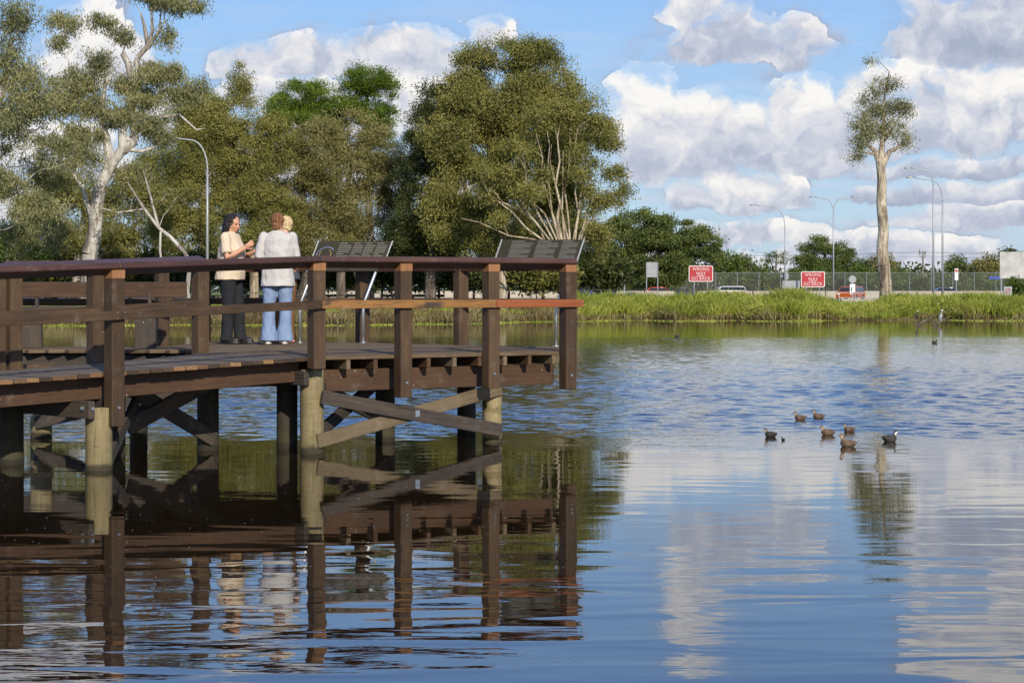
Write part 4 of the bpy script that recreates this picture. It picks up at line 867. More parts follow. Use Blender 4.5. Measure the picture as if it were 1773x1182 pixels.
for i, x in enumerate((1040, 1075, 1110, 1345, 1378, 1410, 1445, 1480, 1520, 1560, 1592, 1625, 1655, 1690, 1722, 1755, 1788)):
    c = copy_tree(s1 if i % 2 else s2); c['label'] = 'low shrub of the hedge behind the wire fence, ' + HL[i]; Yc = 266 + rs.uniform(-3, 6); c.location = ((x - CX) * Yc / F, Yc, .45); sc = rs.uniform(.75, 1.15); c.scale = (1.15, 1, sc); c.rotation_euler.z = rs.uniform(0, 6)
# understory behind the near trees (left half)
GU = 'bushes under the tall trees'; ul = 'dark bush in the understory below the tall trees'
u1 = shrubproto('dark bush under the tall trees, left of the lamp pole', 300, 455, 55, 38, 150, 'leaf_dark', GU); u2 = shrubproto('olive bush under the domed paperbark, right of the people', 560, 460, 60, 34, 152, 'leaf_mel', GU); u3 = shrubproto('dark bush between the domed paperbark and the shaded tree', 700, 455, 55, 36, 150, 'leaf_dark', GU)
UL = ('cut by the left edge', 'behind the bright green shrub', 'left of the white gum trunk', 'behind the white gum trunk', 'behind the leaning bare limbs', 'behind the lamp pole', 'behind the person in cream', 'behind the pale sweater', 'behind the map sign panel', 'just right of the map sign', 'left of the tallest tree, in deep shade', 'at the foot of the shaded tree', 'beneath the tallest crown', 'behind the text sign', 'behind the fan of white stems', 'right of the white stems')
for i, x in enumerate((-30, 30, 90, 160, 225, 360, 420, 485, 620, 660, 760, 820, 880, 940, 1000, 1045)):
    c = copy_tree((u1, u2, u3)[i % 3]); c['label'] = 'dark bush under the tall trees, ' + UL[i]; Yc = 152 + rs.uniform(-3, 9); c.location = ((x - CX) * Yc / F, Yc, .45); sc = rs.uniform(.75, 1.25) * (.8 if x > 900 or x < 100 else 1); c.scale = (1.1, 1, sc); c.rotation_euler.z = rs.uniform(0, 6)
tree('shrub', 'bright green rounded shrub at the left edge above the rail', 145, [[(20, 525, .2), (20, 450, .1)]], [(15, 425, 46, 22), (60, 440, 30, 18), (-10, 440, 40, 24)], M['greybark'], M['leaf_hedge'], clump=.8, nleaf=140, L=.3, Wd=.12, cat='shrub')
tree('shrub', 'clipped bright green bush under the big sign back at the right edge', 172, [[(1765, 520, .1), (1765, 500, .06)]], [(1762, 495, 16, 14), (1778, 492, 16, 16), (1765, 508, 20, 10)], M['greybark'], M['leaf_hedge'], clump=.5, nleaf=110, L=.25, Wd=.10, cat='shrub')
# far wood on the horizon
def fartrees():
    v, f = [], []; n = 420
    c = np.stack([RNG.uniform(-330, 330, n), RNG.uniform(560, 640, n), RNG.uniform(1, 6.5, n)], -1)
    return leafquads(c, np.full(n, 4.5), 120, 1.6, .8, 0, .7)
v, f = fartrees(); tag(meshobj('distant_wood', npmesh('distant_wood', v, f), M['leaf_dark']), 'low dark line of distant woodland along the horizon', 'woodland', kind='stuff')

# ---------------------------------------------------------------- tall grass and sedge on the bank
def blades(n, Xr, dr, hr, wd, seedx, lean=.35, zfun=None):
    X = RNG.uniform(*Xr, n); d = RNG.uniform(0, 1, n) ** 1.1 * (dr[1] - dr[0]) + dr[0]; Y = shore(X) + d
    cl = .55 + .45 * np.sin(X * 1.7 + seedx) * np.sin(X * .53 + d * 1.1) + RNG.uniform(-.2, .3, n)
    h = (hr[0] + (hr[1] - hr[0]) * np.clip(cl, 0, 1.2)) * RNG.uniform(.75, 1.1, n) * (1 - .72 * np.exp(-((X - 20.3) / 2.4) ** 2) + .45 * np.exp(-((X - 16.2) / 1.3) ** 2))
    z = gz(X, Y); z = np.maximum(z, -.05); a = RNG.uniform(0, 2 * np.pi, n); b = np.stack([X, Y, z], -1)
    ln = (np.stack([np.cos(a), np.sin(a)], -1) * RNG.uniform(0, lean, n)[:, None]) * h[:, None]
    t = b + np.column_stack([ln, h]); mid = b + np.column_stack([ln * .35, h * .55])
    a2 = RNG.uniform(0, np.pi, n); sd = np.stack([np.cos(a2), np.sin(a2), a2 * 0], -1) * (wd * RNG.uniform(.6, 1.4, n))[:, None]
    v = np.stack([b, mid + sd, t, mid - sd], 1).reshape(-1, 3)
    return v, np.arange(n * 4).reshape(-1, 4)
v1, f1 = blades(60000, (3, 34), (.2, 9), (.2, .95), .03, 1., .9)
nm = 950; mX = RNG.uniform(3, 34, nm); md = RNG.uniform(.3, 9, nm); mY = shore(mX) + md; mh = .35 + .35 * np.sin(mX * .9) * np.sin(mX * .31 + 1) + RNG.uniform(0, .4, nm) + .5 * np.exp(-((mX - 16.2) / 1.4) ** 2); mh = mh * (1 - .75 * np.exp(-((mX - 20.3) / 2.4) ** 2))
v3_, f3_ = leafquads(np.stack([mX, mY, gz(mX, mY) + mh * .6], -1), .35 + mh * .35, 90, .26, .045, -.5, .7); f1 = np.vstack([f1, f3_ + len(v1)]); v1 = np.vstack([v1, v3_]); v2, f2 = blades(16000, (-34, 4), (1.5, 12), (.15, .45), .03, 2.)
tag(meshobj('tall_grass', npmesh('tall_grass', np.vstack([v1, v2]), np.vstack([f1, f2 + len(v1)])), M['grass']), 'tall yellow green grass along the far bank', 'grass', kind='stuff')
v1, f1 = blades(26000, (-34, 5), (-.2, 4.2), (.12, .55), .03, 4., .9); v2, f2 = blades(15000, (3, 34), (-.3, 5.5), (.15, .62), .025, 3., .9)
tag(meshobj('sedge', npmesh('sedge', np.vstack([v1, v2]), np.vstack([f1, f2 + len(v1)])), M['sedge']), 'reddish brown dry sedge at the water edge', 'sedge', kind='stuff')
v1, f1 = blades(7000, (-34, 34), (-1.8, .4), (.04, .12), .05, 6., .8)
tag(meshobj('water_weed', npmesh('water_weed', v1, f1), M['grass']), 'low green weed floating along the far shoreline', 'water weed', kind='stuff')
bm = bmesh.new()

# ================================================================ ROAD SIDE THINGS
def zg(Y): return .62
def P3_(px, Y, z=None): return Vector(((px - CX) * Y / F, Y, .66 if z is None else z))
def zat(py, Y): return EYE - (py - HOR) * Y / F
# concrete barrier
bar = bmesh.new(); Yb = 218
for i in range(36):
    x0 = -22 + i * 4.0; add_box(bar, x0, x0 + 3.985, Yb - .12, Yb + .12, .98, 1.5, .01); add_box(bar, x0, x0 + 3.985, Yb - .30, Yb + .30, .6, .985, .01)
o = obj('concrete_barrier', bar, M['concrete']); tag(o, 'long pale concrete road barrier behind the grassy bank', 'barrier')
# wire fence
m, nt, b = new_mat('chain_link'); v = ocoord(nt)
spz = nt.nodes.new('ShaderNodeSeparateXYZ'); nt.links.new(v, spz.inputs[0]); sx, sz = N(nt, spz.outputs[0]), N(nt, spz.outputs[2])
d1 = ((sx + sz) * 12.0).op('FRACT'); d2 = ((sx - sz) * 12.0).op('FRACT'); mk = d1.op('LESS_THAN', .13).max(d2.op('LESS_THAN', .13))
b.inputs['Base Color'].default_value = (.13, .14, .13, 1); b.inputs['Metallic'].default_value = .2; b.inputs['Roughness'].default_value = .6; nt.links.new(mk.s, b.inputs['Alpha']); M['mesh'] = m
Yf = 258; fn = thing('wire_fence', 'tall grey wire mesh fence along the far side of the road', 'fence', (0, Yf, .6))
bm = bmesh.new(); vs = [bm.verts.new(p) for p in ((4, 0, .05), (110, 0, .05), (110, 0, 3.2), (4, 0, 3.2))]; bm.faces.new(vs); obj('wire_mesh', bm, M['mesh'], fn)
bm = bmesh.new(); add_cyl(bm, (4, 0, 3.2), (110, 0, 3.2), .018); obj('top_rail', bm, M['signback'], fn)
pm = None
for i in range(29):
    x = 4 + i * 2.75
    if pm is None:
        bm = bmesh.new(); add_cyl(bm, (0, 0, 0), (0, 0, 3.3), .04, n=8); pm = obj('fence_post', bm, M['signback'], fn); c = pm
    else: c = pm.copy(); COL.objects.link(c); c.parent = fn
    c.location = (x, 0, 0)
# black park fence
Yk = 137; bf = thing('park_fence', 'low black metal rail fence across the lawn behind the water', 'fence', (0, Yk, .58))
bm = bmesh.new(); add_box(bm, -40, 22, -.02, .02, 1.08, 1.12); add_box(bm, -40, 22, -.015, .015, .55, .57); add_box(bm, -40, 22, -.015, .015, .12, .15); obj('rail', bm, M['black'], bf)
pm = None
for i in range(26):
    x = -40 + i * 2.45
    if pm is None: bm = bmesh.new(); add_box(bm, -.03, .03, -.03, .03, 0, 1.2); pm = obj('fence_post', bm, M['black'], bf); c = pm
    else: c = pm.copy(); COL.objects.link(c); c.parent = bf
    c.location = (x, 0, 0)
# timber barrier rails
for i, (x0, x1) in enumerate(((561, 640), (660, 770))):
    Y = 156; o = thing('timber_rail', 'low pale timber rail on stubby posts, ' + ('left' if i == 0 else 'right') + ' of the two behind the fence', 'barrier', P3_((x0 + x1) / 2, Y), 0, 'low timber rails')
    w = (x1 - x0) * Y / F / 2; beam('rail', (-w, 0, .55), (w, 0, .55), .16, .2, M['brace'], o)
    for k in range(3): beam('rail_post', (-w * .8 + k * w * .8, 0, -.1), (-w * .8 + k * w * .8, 0, .45), .16, .16, M['brace'], o)
# low white wall seen through the railing on the left
bm = bmesh.new(); add_box(bm, W(330, 0, 160).x, W(560, 0, 160).x, 159.8, 160.2, .5, 1.25, .02); o = obj('low_wall', bm, M['concrete']); tag(o, 'low cream wall behind the park fence, seen between the people', 'wall')

# ---- lamps
def lamp(label, px, py_top, h, reach, dbl=False, drop=1.1):
    s = (HOR - py_top) / (h + .66 - EYE); Y = F / s; t = thing('street_lamp', label, 'street lamp', P3_(px, Y), 0, 'street lamps along the road')
    bm = bmesh.new(); add_tube(bm, [(0, 0, 0), (0, 0, h * .5), (0, 0, h - drop - .6)], [.11, .085, .065], 10); obj('pole', bm, M['grey'], t, True)
    for sd in ((-1, 1) if dbl else (-1,)):
        r = reach; pts = [(0, 0, h - drop - .62)] if not dbl else [(0, 0, h - drop - .62)]
        for k in range(9):
            a = k / 8 * math.pi / 2; pts.append((sd * (r * .42) * (1 - math.cos(a)), 0, h - drop - .5 + (drop + .25) * math.sin(a)))
        pts.append((sd * r * .8, 0, h - .12)); pts.append((sd * r, 0, h))
        bm = bmesh.new(); add_tube(bm, pts, [.06] + [.05] * 9 + [.04, .035], 8); ar = obj('arm', bm, M['grey'], t, True)
        bm = bmesh.new(); add_ell(bm, (sd * (r + .3), 0, h + .02), (.42, .15, .09), Euler((0, sd * R(6), 0)).to_quaternion(), 12); hd = obj('lamp_head', bm, M['grey'], t, True)
        bm = bmesh.new(); add_ell(bm, (sd * (r + .34), 0, h - .05), (.28, .11, .06), None, 10); obj('lamp_glass', bm, M['signwhite'], hd, True)
    return t
lamp('tall grey street lamp with one curved arm rising behind the person in cream', 359, 236, 11, 2.6, drop=1.6)
lamp('thin grey street lamp with one long curved arm, between the two red signs', 1359, 355, 11.5, 3.7, drop=2.2)
lamp('grey street lamp with two arms spread like wings', 1443, 341, 12, 2.2, True, drop=1.3)
lamp('tallest grey street lamp with a dark head, right of the lone paperbark', 1616, 291, 12.5, 2.1, drop=1.0)
lamp('grey street lamp with a bent arm just right of the tallest one', 1632, 307, 11.0, 2.6, drop=1.5)
t = thing('bollard_lamp', 'short pale pole with a round white top beside the green sign', 'lamp', P3_(1081, 190)); bm = bmesh.new(); add_tube(bm, [(0, 0, 0), (0, 0, 3.1)], .075, 8); obj('pole', bm, M['grey'], t); bm = bmesh.new(); add_ell(bm, (0, 0, 3.2), (.13, .13, .14)); obj('globe', bm, M['signwhite'], t, True)
t = thing('power_pole', 'dark power pole with crossarms on the horizon right of the lone paperbark', 'power pole', P3_(1598, 420)); bm = bmesh.new(); add_cyl(bm, (0, 0, 0), (0, 0, 8.9), .22, .14, 8); obj('pole', bm, M['greybark'], t)
bm = bmesh.new(); add_box(bm, -.9, .5, -.08, .08, 8.5, 8.65); add_box(bm, -.6, .6, -.08, .08, 7.6, 7.75); add_cyl(bm, (-.7, 0, 8.0), (-.7, 0, 9.2), .10, n=8); add_cyl(bm, (.45, 0, 8.0), (.45, 0, 8.9), .13, n=8); obj('crossarm', bm, M['greybark'], t)
for (z, x) in ((8.7, -.8), (7.8, .6), (8.7, .4)):
    bm = bmesh.new(); add_tube(bm, [(x + 80 * k / 10, .3, z - 1.9 * (1 - (1 - abs(k) / 10) ** 2) * .6) for k in range(-10, 11)], .028, 4); obj('wire', bm, M['black'], t)

# ---- lettering
def text(body, size, loc, mat, parent, name='lettering', sp=1.0, bold=.0, sx=1.):
    cu = bpy.data.curves.new(name, 'FONT'); cu.body = body; cu.size = size; cu.align_x = 'CENTER'; cu.align_y = 'CENTER'; cu.extrude = .004; cu.space_character = sp; cu.offset = bold
    o = bpy.data.objects.new(name, cu); COL.objects.link(o); dg = bpy.context.evaluated_depsgraph_get(); me = bpy.data.meshes.new_from_object(o.evaluated_get(dg)); bpy.data.objects.remove(o)
    o = meshobj(name, me, mat, parent); o.location = loc; o.rotation_euler = (R(90), 0, 0); o.scale = (sx, 1, 1); return o
def rrect(bm, w, h, r, y0, y1, cz=0, cx=0, n=5):
    pts = []
    for qx, qz, a0 in ((1, 1, 0), (-1, 1, 90), (-1, -1, 180), (1, -1, 270)):
        for k in range(n): a = R(a0 + 90 * k / (n - 1)); pts.append((cx + qx * (w / 2 - r) + r * math.cos(a), cz + qz * (h / 2 - r) + r * math.sin(a)))
    f = [bm.verts.new((x, y0, z)) for x, z in pts]; g = [bm.verts.new((x, y1, z)) for x, z in pts]; bm.faces.new(f); bm.faces.new(g[::-1])
    for i in range(len(pts)): bm.faces.new((f[i], g[i], g[(i + 1) % len(pts)], f[(i + 1) % len(pts)]))
    bmesh.ops.recalc_face_normals(bm, faces=bm.faces)
def wrongway(label, px, pyt, pyb, Y):
    h = (pyb - pyt) * Y / F; w = h * 1.52; zc = zat((pyt + pyb) / 2, Y)
    t = thing('road_sign', label, 'road sign', P3_(px, Y), 0, 'red road signs'); zc -= .66
    bm = bmesh.new(); rrect(bm, w, h, .16, -.03, .0, zc); bd = obj('border', bm, M['signwhite'], t)
    bm = bmesh.new(); rrect(bm, w - .12, h - .12, .12, -.036, -.028, zc); obj('board', bm, M['signred'], t)
    for i, (tx, dz) in enumerate((('WRONG', .285), ('WAY', 0.0), ('GO BACK', -.30))):
        text(tx, h * .29, (0, -.042, zc + dz * h), M['letterwhite'], t, 'lettering', 1.1, .001, .88)
    bm = bmesh.new(); add_box(bm, -w * .15, w * .15, -.040, -.036, zc - .15 * h, zc - .125 * h); obj('underline', bm, M['signwhite'], t)
    for sx in (-.28, .28): bm = bmesh.new(); add_cyl(bm, (sx * w, .05, -.05), (sx * w, .05, zc + h * .52), .055, n=8); obj('sign_post', bm, M['grey'], t)
wrongway('red WRONG WAY GO BACK sign on two posts, clear of the grass', 1213.5, 460, 487.5, 214)
wrongway('red WRONG WAY GO BACK sign with its lower edge in the grass', 1407.5, 470, 497, 205)
def board(label, px, pyt, pyb, wpx, Y, mat, posts, name='road_sign', cat='road sign', slats=0, shape='rect', extra=None):
    t = thing(name, label, cat, P3_(px, Y)); z1, z0 = zat(pyt, Y) - .66, zat(pyb, Y) - .66; w = wpx * Y / F; bm = bmesh.new()
    if shape == 'rect': rrect(bm, w, z1 - z0, min(.05, w * .1), -.03, 0, (z0 + z1) / 2)
    elif shape == 'diamond': add_box(bm, -w / 2, w / 2, -.03, 0, -w / 2, w / 2, 0, Matrix.Translation((0, 0, (z0 + z1) / 2)) @ Matrix.Rotation(R(45), 4, 'Y'))
    else: add_cyl(bm, (0, -.03, (z0 + z1) / 2), (0, 0, (z0 + z1) / 2), w / 2, n=20)
    obj('board', bm, M[mat], t)
    if slats:
        bm = bmesh.new()
        for k in range(slats): z = z0 + (z1 - z0) * (k + .5) / slats; add_box(bm, -w / 2, w / 2, -.06, -.031, z - .03, z + .03)
        obj('stiffeners', bm, M['grey'], t)
    for sx in posts: bm = bmesh.new(); add_cyl(bm, (sx * w, -.09 if slats else .05, -.05), (sx * w, -.09 if slats else .05, z1 + .02), .05, n=8); obj('sign_post', bm, M['grey'], t)
    return t, z0, z1, w
t, z0, z1, w = board('dark green direction sign right of the platform end', 1012, 461, 479.5, 30, 200, 'signgreen', (-.3, .3))
text('PARKING', .30, (0, -.036, z1 - .35), M['signback'], t) if False else None
bm = bmesh.new(); [add_box(bm, -w * .38, w * .30, -.036, -.031, z1 - .30 - k * .3, z1 - .22 - k * .3) for k in range(2)]; obj('lettering', bm, M['signback'], t)
board('tall grey ribbed back of a road sign on two posts', 1129, 454, 480, 20, 212, 'signback', (-.48, .48), slats=6)
board('grey diamond shaped sign seen from behind by the single arm lamp', 1360, 470, 486, 12, 262 - 10, 'signback', (0,), shape='diamond')
board('wide low grey sign back beside the second red sign', 1370, 486, 500, 30, 250, 'signback', (-.4, .4), slats=4)
t, z0, z1, w = board('round sign back with a small white plate below, in front of the orange car', 1476, 476, 491, 13, 182, 'signback', (0,), shape='round')
bm = bmesh.new(); zc = zat(499, 182) - .66; add_box(bm, -.24, .24, -.03, 0, zc - .38, zc + .38, .01); add_box(bm, -.03, .16, -.036, -.03, zc - .25, zc - .15); pl = obj('plate', bm, M['signwhite'], t)
bm = bmesh.new(); add_box(bm, -.15, -.05, -.037, -.031, zc - .28, zc + .1, 0, Matrix.Rotation(0, 4, 'Y')); obj('arrow', bm, M['black'], pl)
t, z0, z1, w = board('narrow red and white traffic sign on a thin post right of the tall lamps', 1656, 465, 485, 6, 205, 'signwhite', (0,)); bm = bmesh.new(); zc = z1 - .22; add_cyl(bm, (0, -.04, zc), (0, -.031, zc), .15, n=16); obj('red_disc', bm, M['signred'], t)
board('small blue street name sign left of the big sign back', 1724, 478.5, 483.5, 23, 210, 'signblue', (.45,))
t, z0, z1, w = board('big pale grey sign back on posts at the right edge', 1755, 436, 482, 48, 200, 'panelgrey', (-.45, 0, .45), slats=0)
t, z0, z1, w = board('small grey sign with a faded red ring at the right edge of the bank', 1745, 496, 511, 14, 160, 'signback', (-.45, .45))
bm = bmesh.new(); bmesh.ops.create_cone  # ring
pts = [(math.cos(2 * math.pi * k / 16) * .17, -.035, (z0 + z1) / 2 + math.sin(2 * math.pi * k / 16) * .2) for k in range(17)]; add_tube(bm, pts, .025, 5); add_tube(bm, [(-.12, -.035, (z0 + z1) / 2 - .14), (.12, -.035, (z0 + z1) / 2 + .14)], .022, 5); obj('ring', bm, M['signred'], t)
# white pipe handrail
hr = thing('pipe_handrail', 'pale pipe handrail at the foot of the lone paperbark', 'handrail', P3_(1508, 158, .6))
w = 55 * 158 / F
for z in (.85, .45, .12): bm = bmesh.new(); add_cyl(bm, (-w, 0, z), (w, 0, z), .028, n=8); obj('rail', bm, M['panelgrey'], hr)
for k in range(5): bm = bmesh.new(); x = -w + k * w / 2; add_cyl(bm, (x, 0, -.1), (x, 0, .86), .035, n=8); obj('rail_post', bm, M['panelgrey'], hr)
# low dark path/creek culvert top seen behind the handrail
bm = bmesh.new(); add_box(bm, W(1450, 0, 166).x, W(1640, 0, 166).x, 164, 168, .5, .9, .02); o = obj('culvert_wall', bm, M['concrete']); tag(o, 'low concrete culvert edge behind the pipe handrail', 'wall')

# ---- cars
def car(label, px, Y, yaw, paint, L=4.4, wd=1.75, hh=1.45, suv=False, roof=None):
    t = thing('parked_car' if 'parked' in label else 'car', label, 'car', P3_(px, Y, .672 if Y < 180 else .56), yaw, None)
    prof = [(-.5, .22), (-.5, .55), (-.47, .63), (-.30, .66), (-.18, .96), (-.10, 1.0), (.16, 1.0), (.26, .93), (.36, .68), (.47, .62), (.5, .5), (.5, .22)] if not suv else [(-.5, .25), (-.5, .55), (-.48, .66), (-.42, .95), (-.38, 1.), (.2, 1.), (.27, .92), (.34, .68), (.48, .62), (.5, .5), (.5, .22)]
    bm = bmesh.new(); rows = []
    for yk, ins in ((-1, 1), (-.86, 0), (.86, 0), (1, 1)):
        row = []
        for (x, z) in prof:
            up = max(0, (z - .62)) / .38; y = (yk if abs(yk) < 1 else math.copysign(1, yk)) * wd / 2 * (1 - .22 * up) 
            row.append(bm.verts.new((x * L * (1 if not ins else .985), y, z * hh * (1 if not ins else .985))))
        rows.append(row)
    for a_, b_ in zip(rows, rows[1:]):
        for k in range(len(prof)): k2 = (k + 1) % len(prof); bm.faces.new((a_[k], b_[k], b_[k2], a_[k2]))
    bm.faces.new(rows[0]); bm.faces.new(rows[-1][::-1]); bmesh.ops.recalc_face_normals(bm, faces=bm.faces); obj('body', bm, paint, t)
    zs0, zs1 = .68 * hh, .94 * hh
    for sd in (-1, 1):
        bm = bmesh.new(); y0 = sd * (wd / 2 * (1 - .22 * .12) + .006); y1 = sd * (wd / 2 * (1 - .22 * .86) + .006)
        pts = ([(-.27, zs0), (.31, zs0), (.22, zs1), (-.17, zs1)] if not suv else [(-.45, zs0), (.31, zs0), (.22, zs1), (-.40, zs1)])
        vs = [bm.verts.new((x * L, y0 if z == zs0 else y1, z)) for x, z in pts]; bm.faces.new(vs); obj('side_window', bm, M['glass'], t)
    for (xa, za, xb, zb, nm) in ((.352, .70, .27, .92, 'windscreen'), ((-.295, .68, -.19, .94, 'rear_window') if not suv else (-.476, .70, -.425, .93, 'rear_window'))):
        bm = bmesh.new(); o_ = .012 * (1 if xa > 0 else -1)
        vs = [bm.verts.new(p) for p in ((xa * L + o_, -wd * .40, za * hh + .012), (xa * L + o_, wd * .40, za * hh + .012), (xb * L + o_, wd * .36, zb * hh + .012), (xb * L + o_, -wd * .36, zb * hh + .012))]; bm.faces.new(vs); obj(nm, bm, M['glass'], t)
    for x in (-.31, .31):
        for sd in (-1, 1):
            bm = bmesh.new(); add_cyl(bm, (x * L, sd * (wd / 2 - .18), .32), (x * L, sd * (wd / 2 + .01), .32), .32, n=18); wh = obj('wheel', bm, M['tyre'], t); bm = bmesh.new(); add_cyl(bm, (x * L, sd * (wd / 2), .32), (x * L, sd * (wd / 2 + .02), .32), .19, n=12); obj('rim', bm, M['steel'], wh)
    for sd in (-1, 1):
        bm = bmesh.new(); add_box(bm, L * .47, L * .503, sd * wd * .36 - .16, sd * wd * .36 + .16, hh * .45, hh * .56, .02); obj('headlight', bm, M['signwhite'], t)
        bm = bmesh.new(); add_box(bm, -L * .503, -L * .48, sd * wd * .40 - .10, sd * wd * .40 + .10, hh * .45, hh * .60, .02); obj('tail_light', bm, M['signred'], t)
    return t
def paint(n, c): return plain(n, c, .25, .1, .03)
car('blue parked car half hidden behind the platform end post', 1018, 165, R(15), paint('blue_paint', (.02, .04, .25)), 4.3, hh=1.4)
car('red car passing behind the concrete barrier', 1140, 236, R(180), paint('red_paint', (.45, .04, .02)), 4.2, hh=1.4)
car('silver wagon passing behind the barrier right of the first red sign', 1262, 238, R(180), paint('silver_paint', (.45, .46, .47)), 4.2, hh=1.5, suv=True)
car('orange hatchback on the near road beside the round sign', 1473, 190, R(245), paint('orange_paint', (.42, .09, .015)), 4.0, hh=1.42, suv=True)
car('dark blue car behind the barrier under the tall lamps', 1636, 236, 0, paint('dark_paint', (.02, .025, .05)), 4.3, hh=1.35)
car('white parked van glimpsed through the railing on the left', 120, 158, 0, paint('white_paint', (.7, .7, .7)), 4.6, hh=1.9, suv=True)
# the far figure beside the blue car
t = thing('person', 'tiny far person in a red top standing beside the blue car', 'person', P3_(1036, 160, .62), R(200)); bm = bmesh.new()
limb(bm, [(0, .08, .9), (.03, .08, .48), (0, .08, .06)], [.09, .065, .05], 10); limb(bm, [(0, -.08, .9), (.03, -.08, .48), (0, -.08, .06)], [.09, .065, .05], 10)
ringloft(bm, [((0, 0, .85), .11, .16, 0), ((0, 0, 1.05), .10, .14, 0), ((0, 0, 1.3), .12, .18, 0), ((0, 0, 1.42), .06, .09, 0)]); limb(bm, [(0, .2, 1.38), (.03, .25, 1.1), (.2, .2, 1.0)], [.05, .04, .03], 8); limb(bm, [(0, -.2, 1.38), (.03, -.25, 1.1), (.2, -.2, 1.0)], [.05, .04, .03], 8)
add_tube(bm, [(0, 0, 1.4), (.01, 0, 1.52)], .05, 10); face_head(bm, (.03, 0, 1.58), 0); bake(obj('body', bm, M['skin'], t), .014, 1)
bm = bmesh.new(); ringloft(bm, [((0, 0, .86), .135, .19, 0), ((0, 0, 1.3), .145, .205, 0), ((0, 0, 1.44), .07, .10, 0)]); obj('shirt', bm, M['signred'], t, True)
bm = bmesh.new(); limb(bm, [(0, .08, .88), (.03, .08, .48), (0, .08, .08)], [.11, .085, .07], 10); limb(bm, [(0, -.08, .88), (.03, -.08, .48), (0, -.08, .08)], [.11, .085, .07], 10); obj('trousers', bm, M['navy'], t, True)
bm = bmesh.new(); add_ell(bm, (.0, 0, 1.62), (.10, .09, .09)); obj('hair', bm, M['blackhair'], t, True)

# ================================================================ WATER BIRDS
def fmat(name, a, b_, sc=60):
    m, nt, b = new_mat(name); v = ocoord(nt); f = noise(nt, mapping(nt, v, (1, 2.2, 2.2)), sc, 3, .6); f2 = noise(nt, v, 9, 2)
    nt.links.new(mixc(nt, (f * .8 + f2 * .4).step(.45, .72), a, b_), b.inputs['Base Color']); b.inputs['Roughness'].default_value = .8; return m
M['duckb'] = fmat('brown_feathers', (.035, .022, .014), (.20, .13, .075)); M['duckd'] = fmat('dark_feathers', (.010, .010, .010), (.05, .042, .035)); M['duckn'] = fmat('buff_neck_feathers', (.28, .20, .11), (.50, .40, .26), 90)
M['bill'] = plain('grey_bill', (.10, .11, .10), .4); M['featherw'] = plain('white_feathers', (.65, .63, .58), .8)
def duck(label, px, py, Lp, yaw, body='duckb', neck='duckn', up=.5, group='ducks floating together on the right of the lake', name='duck'):
    """Lp: body length in photo pixels; yaw 0 = facing right; up: neck height"""
    Y = F * EYE / (py - HOR); L = Lp * Y / F; t = thing(name, label, 'duck', ((px - CX) * Y / F, Y, 0), yaw, group); t.scale = (.95, 1, 1.28); bm = bmesh.new(); n = 14; rings = []
    for (x, zc, rw, rh) in ((-.52, .20, .01, .008), (-.45, .17, .06, .035), (-.30, .13, .155, .11), (-.08, .12, .205, .155), (.15, .12, .20, .16), (.32, .13, .14, .13), (.42, .14, .06, .07), (.46, .15, .01, .01)):
        rings.append([bm.verts.new((x * L, math.cos(2 * math.pi * k / n) * rw * L * 1.1, (zc + math.sin(2 * math.pi * k / n) * rh * 1.15) * L)) for k in range(n)])
    for a_, b_ in zip(rings, rings[1:]):
        for k in range(n): bm.faces.new((a_[k], a_[(k + 1) % n], b_[(k + 1) % n], b_[k]))
    bm.faces.new(rings[0][::-1]); bm.faces.new(rings[-1]); hx = .36 + .10 * (1 - up); hz = .30 + .22 * up
    add_tube(bm, [(.27 * L, 0, .18 * L), (.33 * L, 0, (hz * .55 + .08) * L), (.34 * L, 0, (hz - .02) * L)], [.12 * L, .085 * L, .075 * L], 12)
    add_ell(bm, (hx * L, 0, hz * L), (.110 * L, .085 * L, .085 * L), None, 14)
    bake(obj('body', bm, M[body], t), max(.004, L * .018), 2)
    for sd in (-1, 1):
        bm = bmesh.new(); add_ell(bm, (-.12 * L, sd * .175 * L, .16 * L), (.30 * L, .045 * L, .095 * L), Euler((0, R(4), sd * R(-6))).to_quaternion(), 12); obj('wing', bm, M[body], t, True)
        bm = bmesh.new(); add_ell(bm, ((hx + .03) * L, sd * .066 * L, (hz + .012) * L), (.012 * L,) * 3, None, 8); obj('eye', bm, M['black'], t, True)
    bm = bmesh.new(); add_ell(bm, ((hx + .10) * L, 0, (hz - .018) * L), (.075 * L, .030 * L, .017 * L), None, 10); obj('bill', bm, M['bill'], t, True)
    bm = bmesh.new()
    for sd in (-1, 1): add_ell(bm, ((hx + .015) * L, sd * .022 * L, (hz - .030) * L), (.088 * L, .075 * L, .062 * L), None, 12)
    add_ell(bm, (.345 * L, 0, (hz - .10) * L), (.088 * L, .094 * L, .12 * L), None, 12); obj('neck_patch', bm, M[neck], t, True)
    return t
duck('brown duck with a pale neck, upper left of the floating group', 1386, 727, 24, R(160), up=.45)
duck('brown duck with its pale throat raised, beside the upper left one', 1418, 724.5, 24, R(165), up=.6)
duck('brown duck just above the biggest one, pale neck drawn in', 1471, 747, 23, R(160), up=.45)
duck('low lying brown duck left of the biggest one', 1434, 753, 28, R(175), up=.35)
duck('biggest brown duck in front with a raised head', 1469, 773, 33, R(172), up=.75)
duck('black looking duck facing right at the right end of the group', 1540, 764, 31, R(12), 'duckd', 'featherw', up=.55)
duck('dark duck with a pale back at the left end of the group', 1335, 756, 25, R(165), 'duckd', 'duckn', up=.5)
duck('very small dark grebe beside the duck at the left end', 1356, 762, 10, R(120), 'duckd', 'duckb', up=.8)
duck('lone dark duck far out below the birds on the snags', 1618, 594, 11, R(10), 'duckd', 'duckb', up=.4, group=None)
duck('tiny dark duck alone near the far bank right of the platform', 1172, 583, 10, R(10), 'duckd', 'duckb', up=.5, group=None)
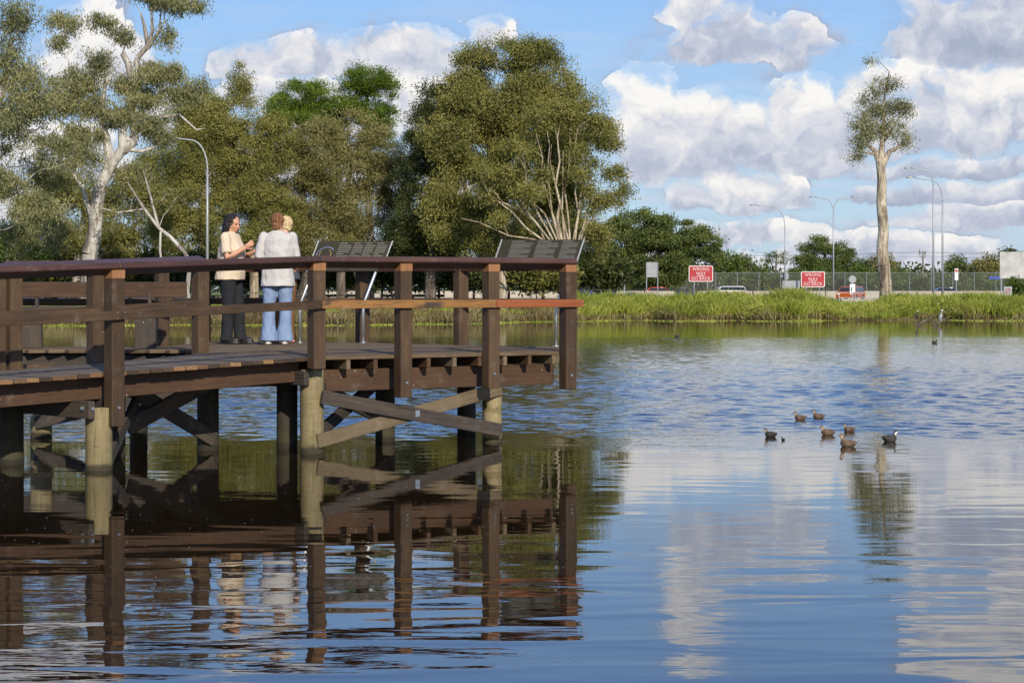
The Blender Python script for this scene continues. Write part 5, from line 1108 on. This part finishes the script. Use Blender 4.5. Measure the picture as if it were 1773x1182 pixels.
# snags with a perched water bird on each
for i, (px, py, lab, lab2) in enumerate(((1595, 563, 'thin dark snag poking out of the lake, left one', 'slim dark bird with a white head perched on the left snag'), (1624, 563, 'dark forked snag poking out of the lake, right one', 'grey and white bird perched on the right snag'))):
    Y = F * EYE / (py - HOR); b0 = Vector(((px - CX) * Y / F, Y, -.2)); t = thing('snag', lab, 'snag', b0, 0, 'snags in the lake'); bm = bmesh.new()
    add_tube(bm, [(-.2, 0, 0), (-.1, 0, .28), (.2, 0, .42), (.5, 0, .62)], [.07, .06, .045, .02], 8); add_tube(bm, [(-.2, 0, .1), (-.22, 0, .5)], [.05, .025], 8); obj('branch', bm, M['greybark'], t, True)
    t = thing('water_bird', lab2, 'bird', b0 + (Vector((-.22, 0, .5)) if i == 0 else Vector((.12, 0, .40)))); bm = bmesh.new(); s = .45 if i == 0 else .62
    add_ell(bm, (0, 0, .30 * s), (.16 * s, .13 * s, .32 * s), Euler((0, R(14 if i else -8), 0)).to_quaternion(), 12); add_tube(bm, [(.03 * s, 0, .5 * s), (.08 * s, 0, .68 * s), (.12 * s, 0, .80 * s)], [.08 * s, .05 * s, .045 * s], 10); add_ell(bm, (.14 * s, 0, .83 * s), (.08 * s, .055 * s, .06 * s)); bake(obj('body', bm, M['duckd'] if i == 0 else M['signback'], t), .02, 1)
    bm = bmesh.new(); add_cyl(bm, (.19 * s, 0, .83 * s), (.36 * s, 0, .80 * s), .022 * s, .006 * s, 8); obj('bill', bm, M['bill'], t)
    bm = bmesh.new(); add_ell(bm, (.13 * s, 0, .84 * s), (.085 * s, .06 * s, .062 * s)); obj('head_patch', bm, M['featherw'], t, True)

# pale specks of seed and dust floating in the calm water under the platform
n = 420; X = RNG.uniform(-5, 1.2, n); Y = 12 + 9 * RNG.random(n) ** .8; r = RNG.uniform(.002, .006, n); k = np.arange(5) * 2 * np.pi / 5
v = np.stack([X[:, None] + r[:, None] * np.cos(k), Y[:, None] + r[:, None] * np.sin(k), np.full((n, 5), .006)], -1).reshape(-1, 3)
tag(meshobj('floating_seeds', npmesh('floating_seeds', v, np.arange(n * 5).reshape(-1, 5)), M['featherw']), 'tiny pale specks floating on the calm dark water', 'floating seeds', kind='stuff')
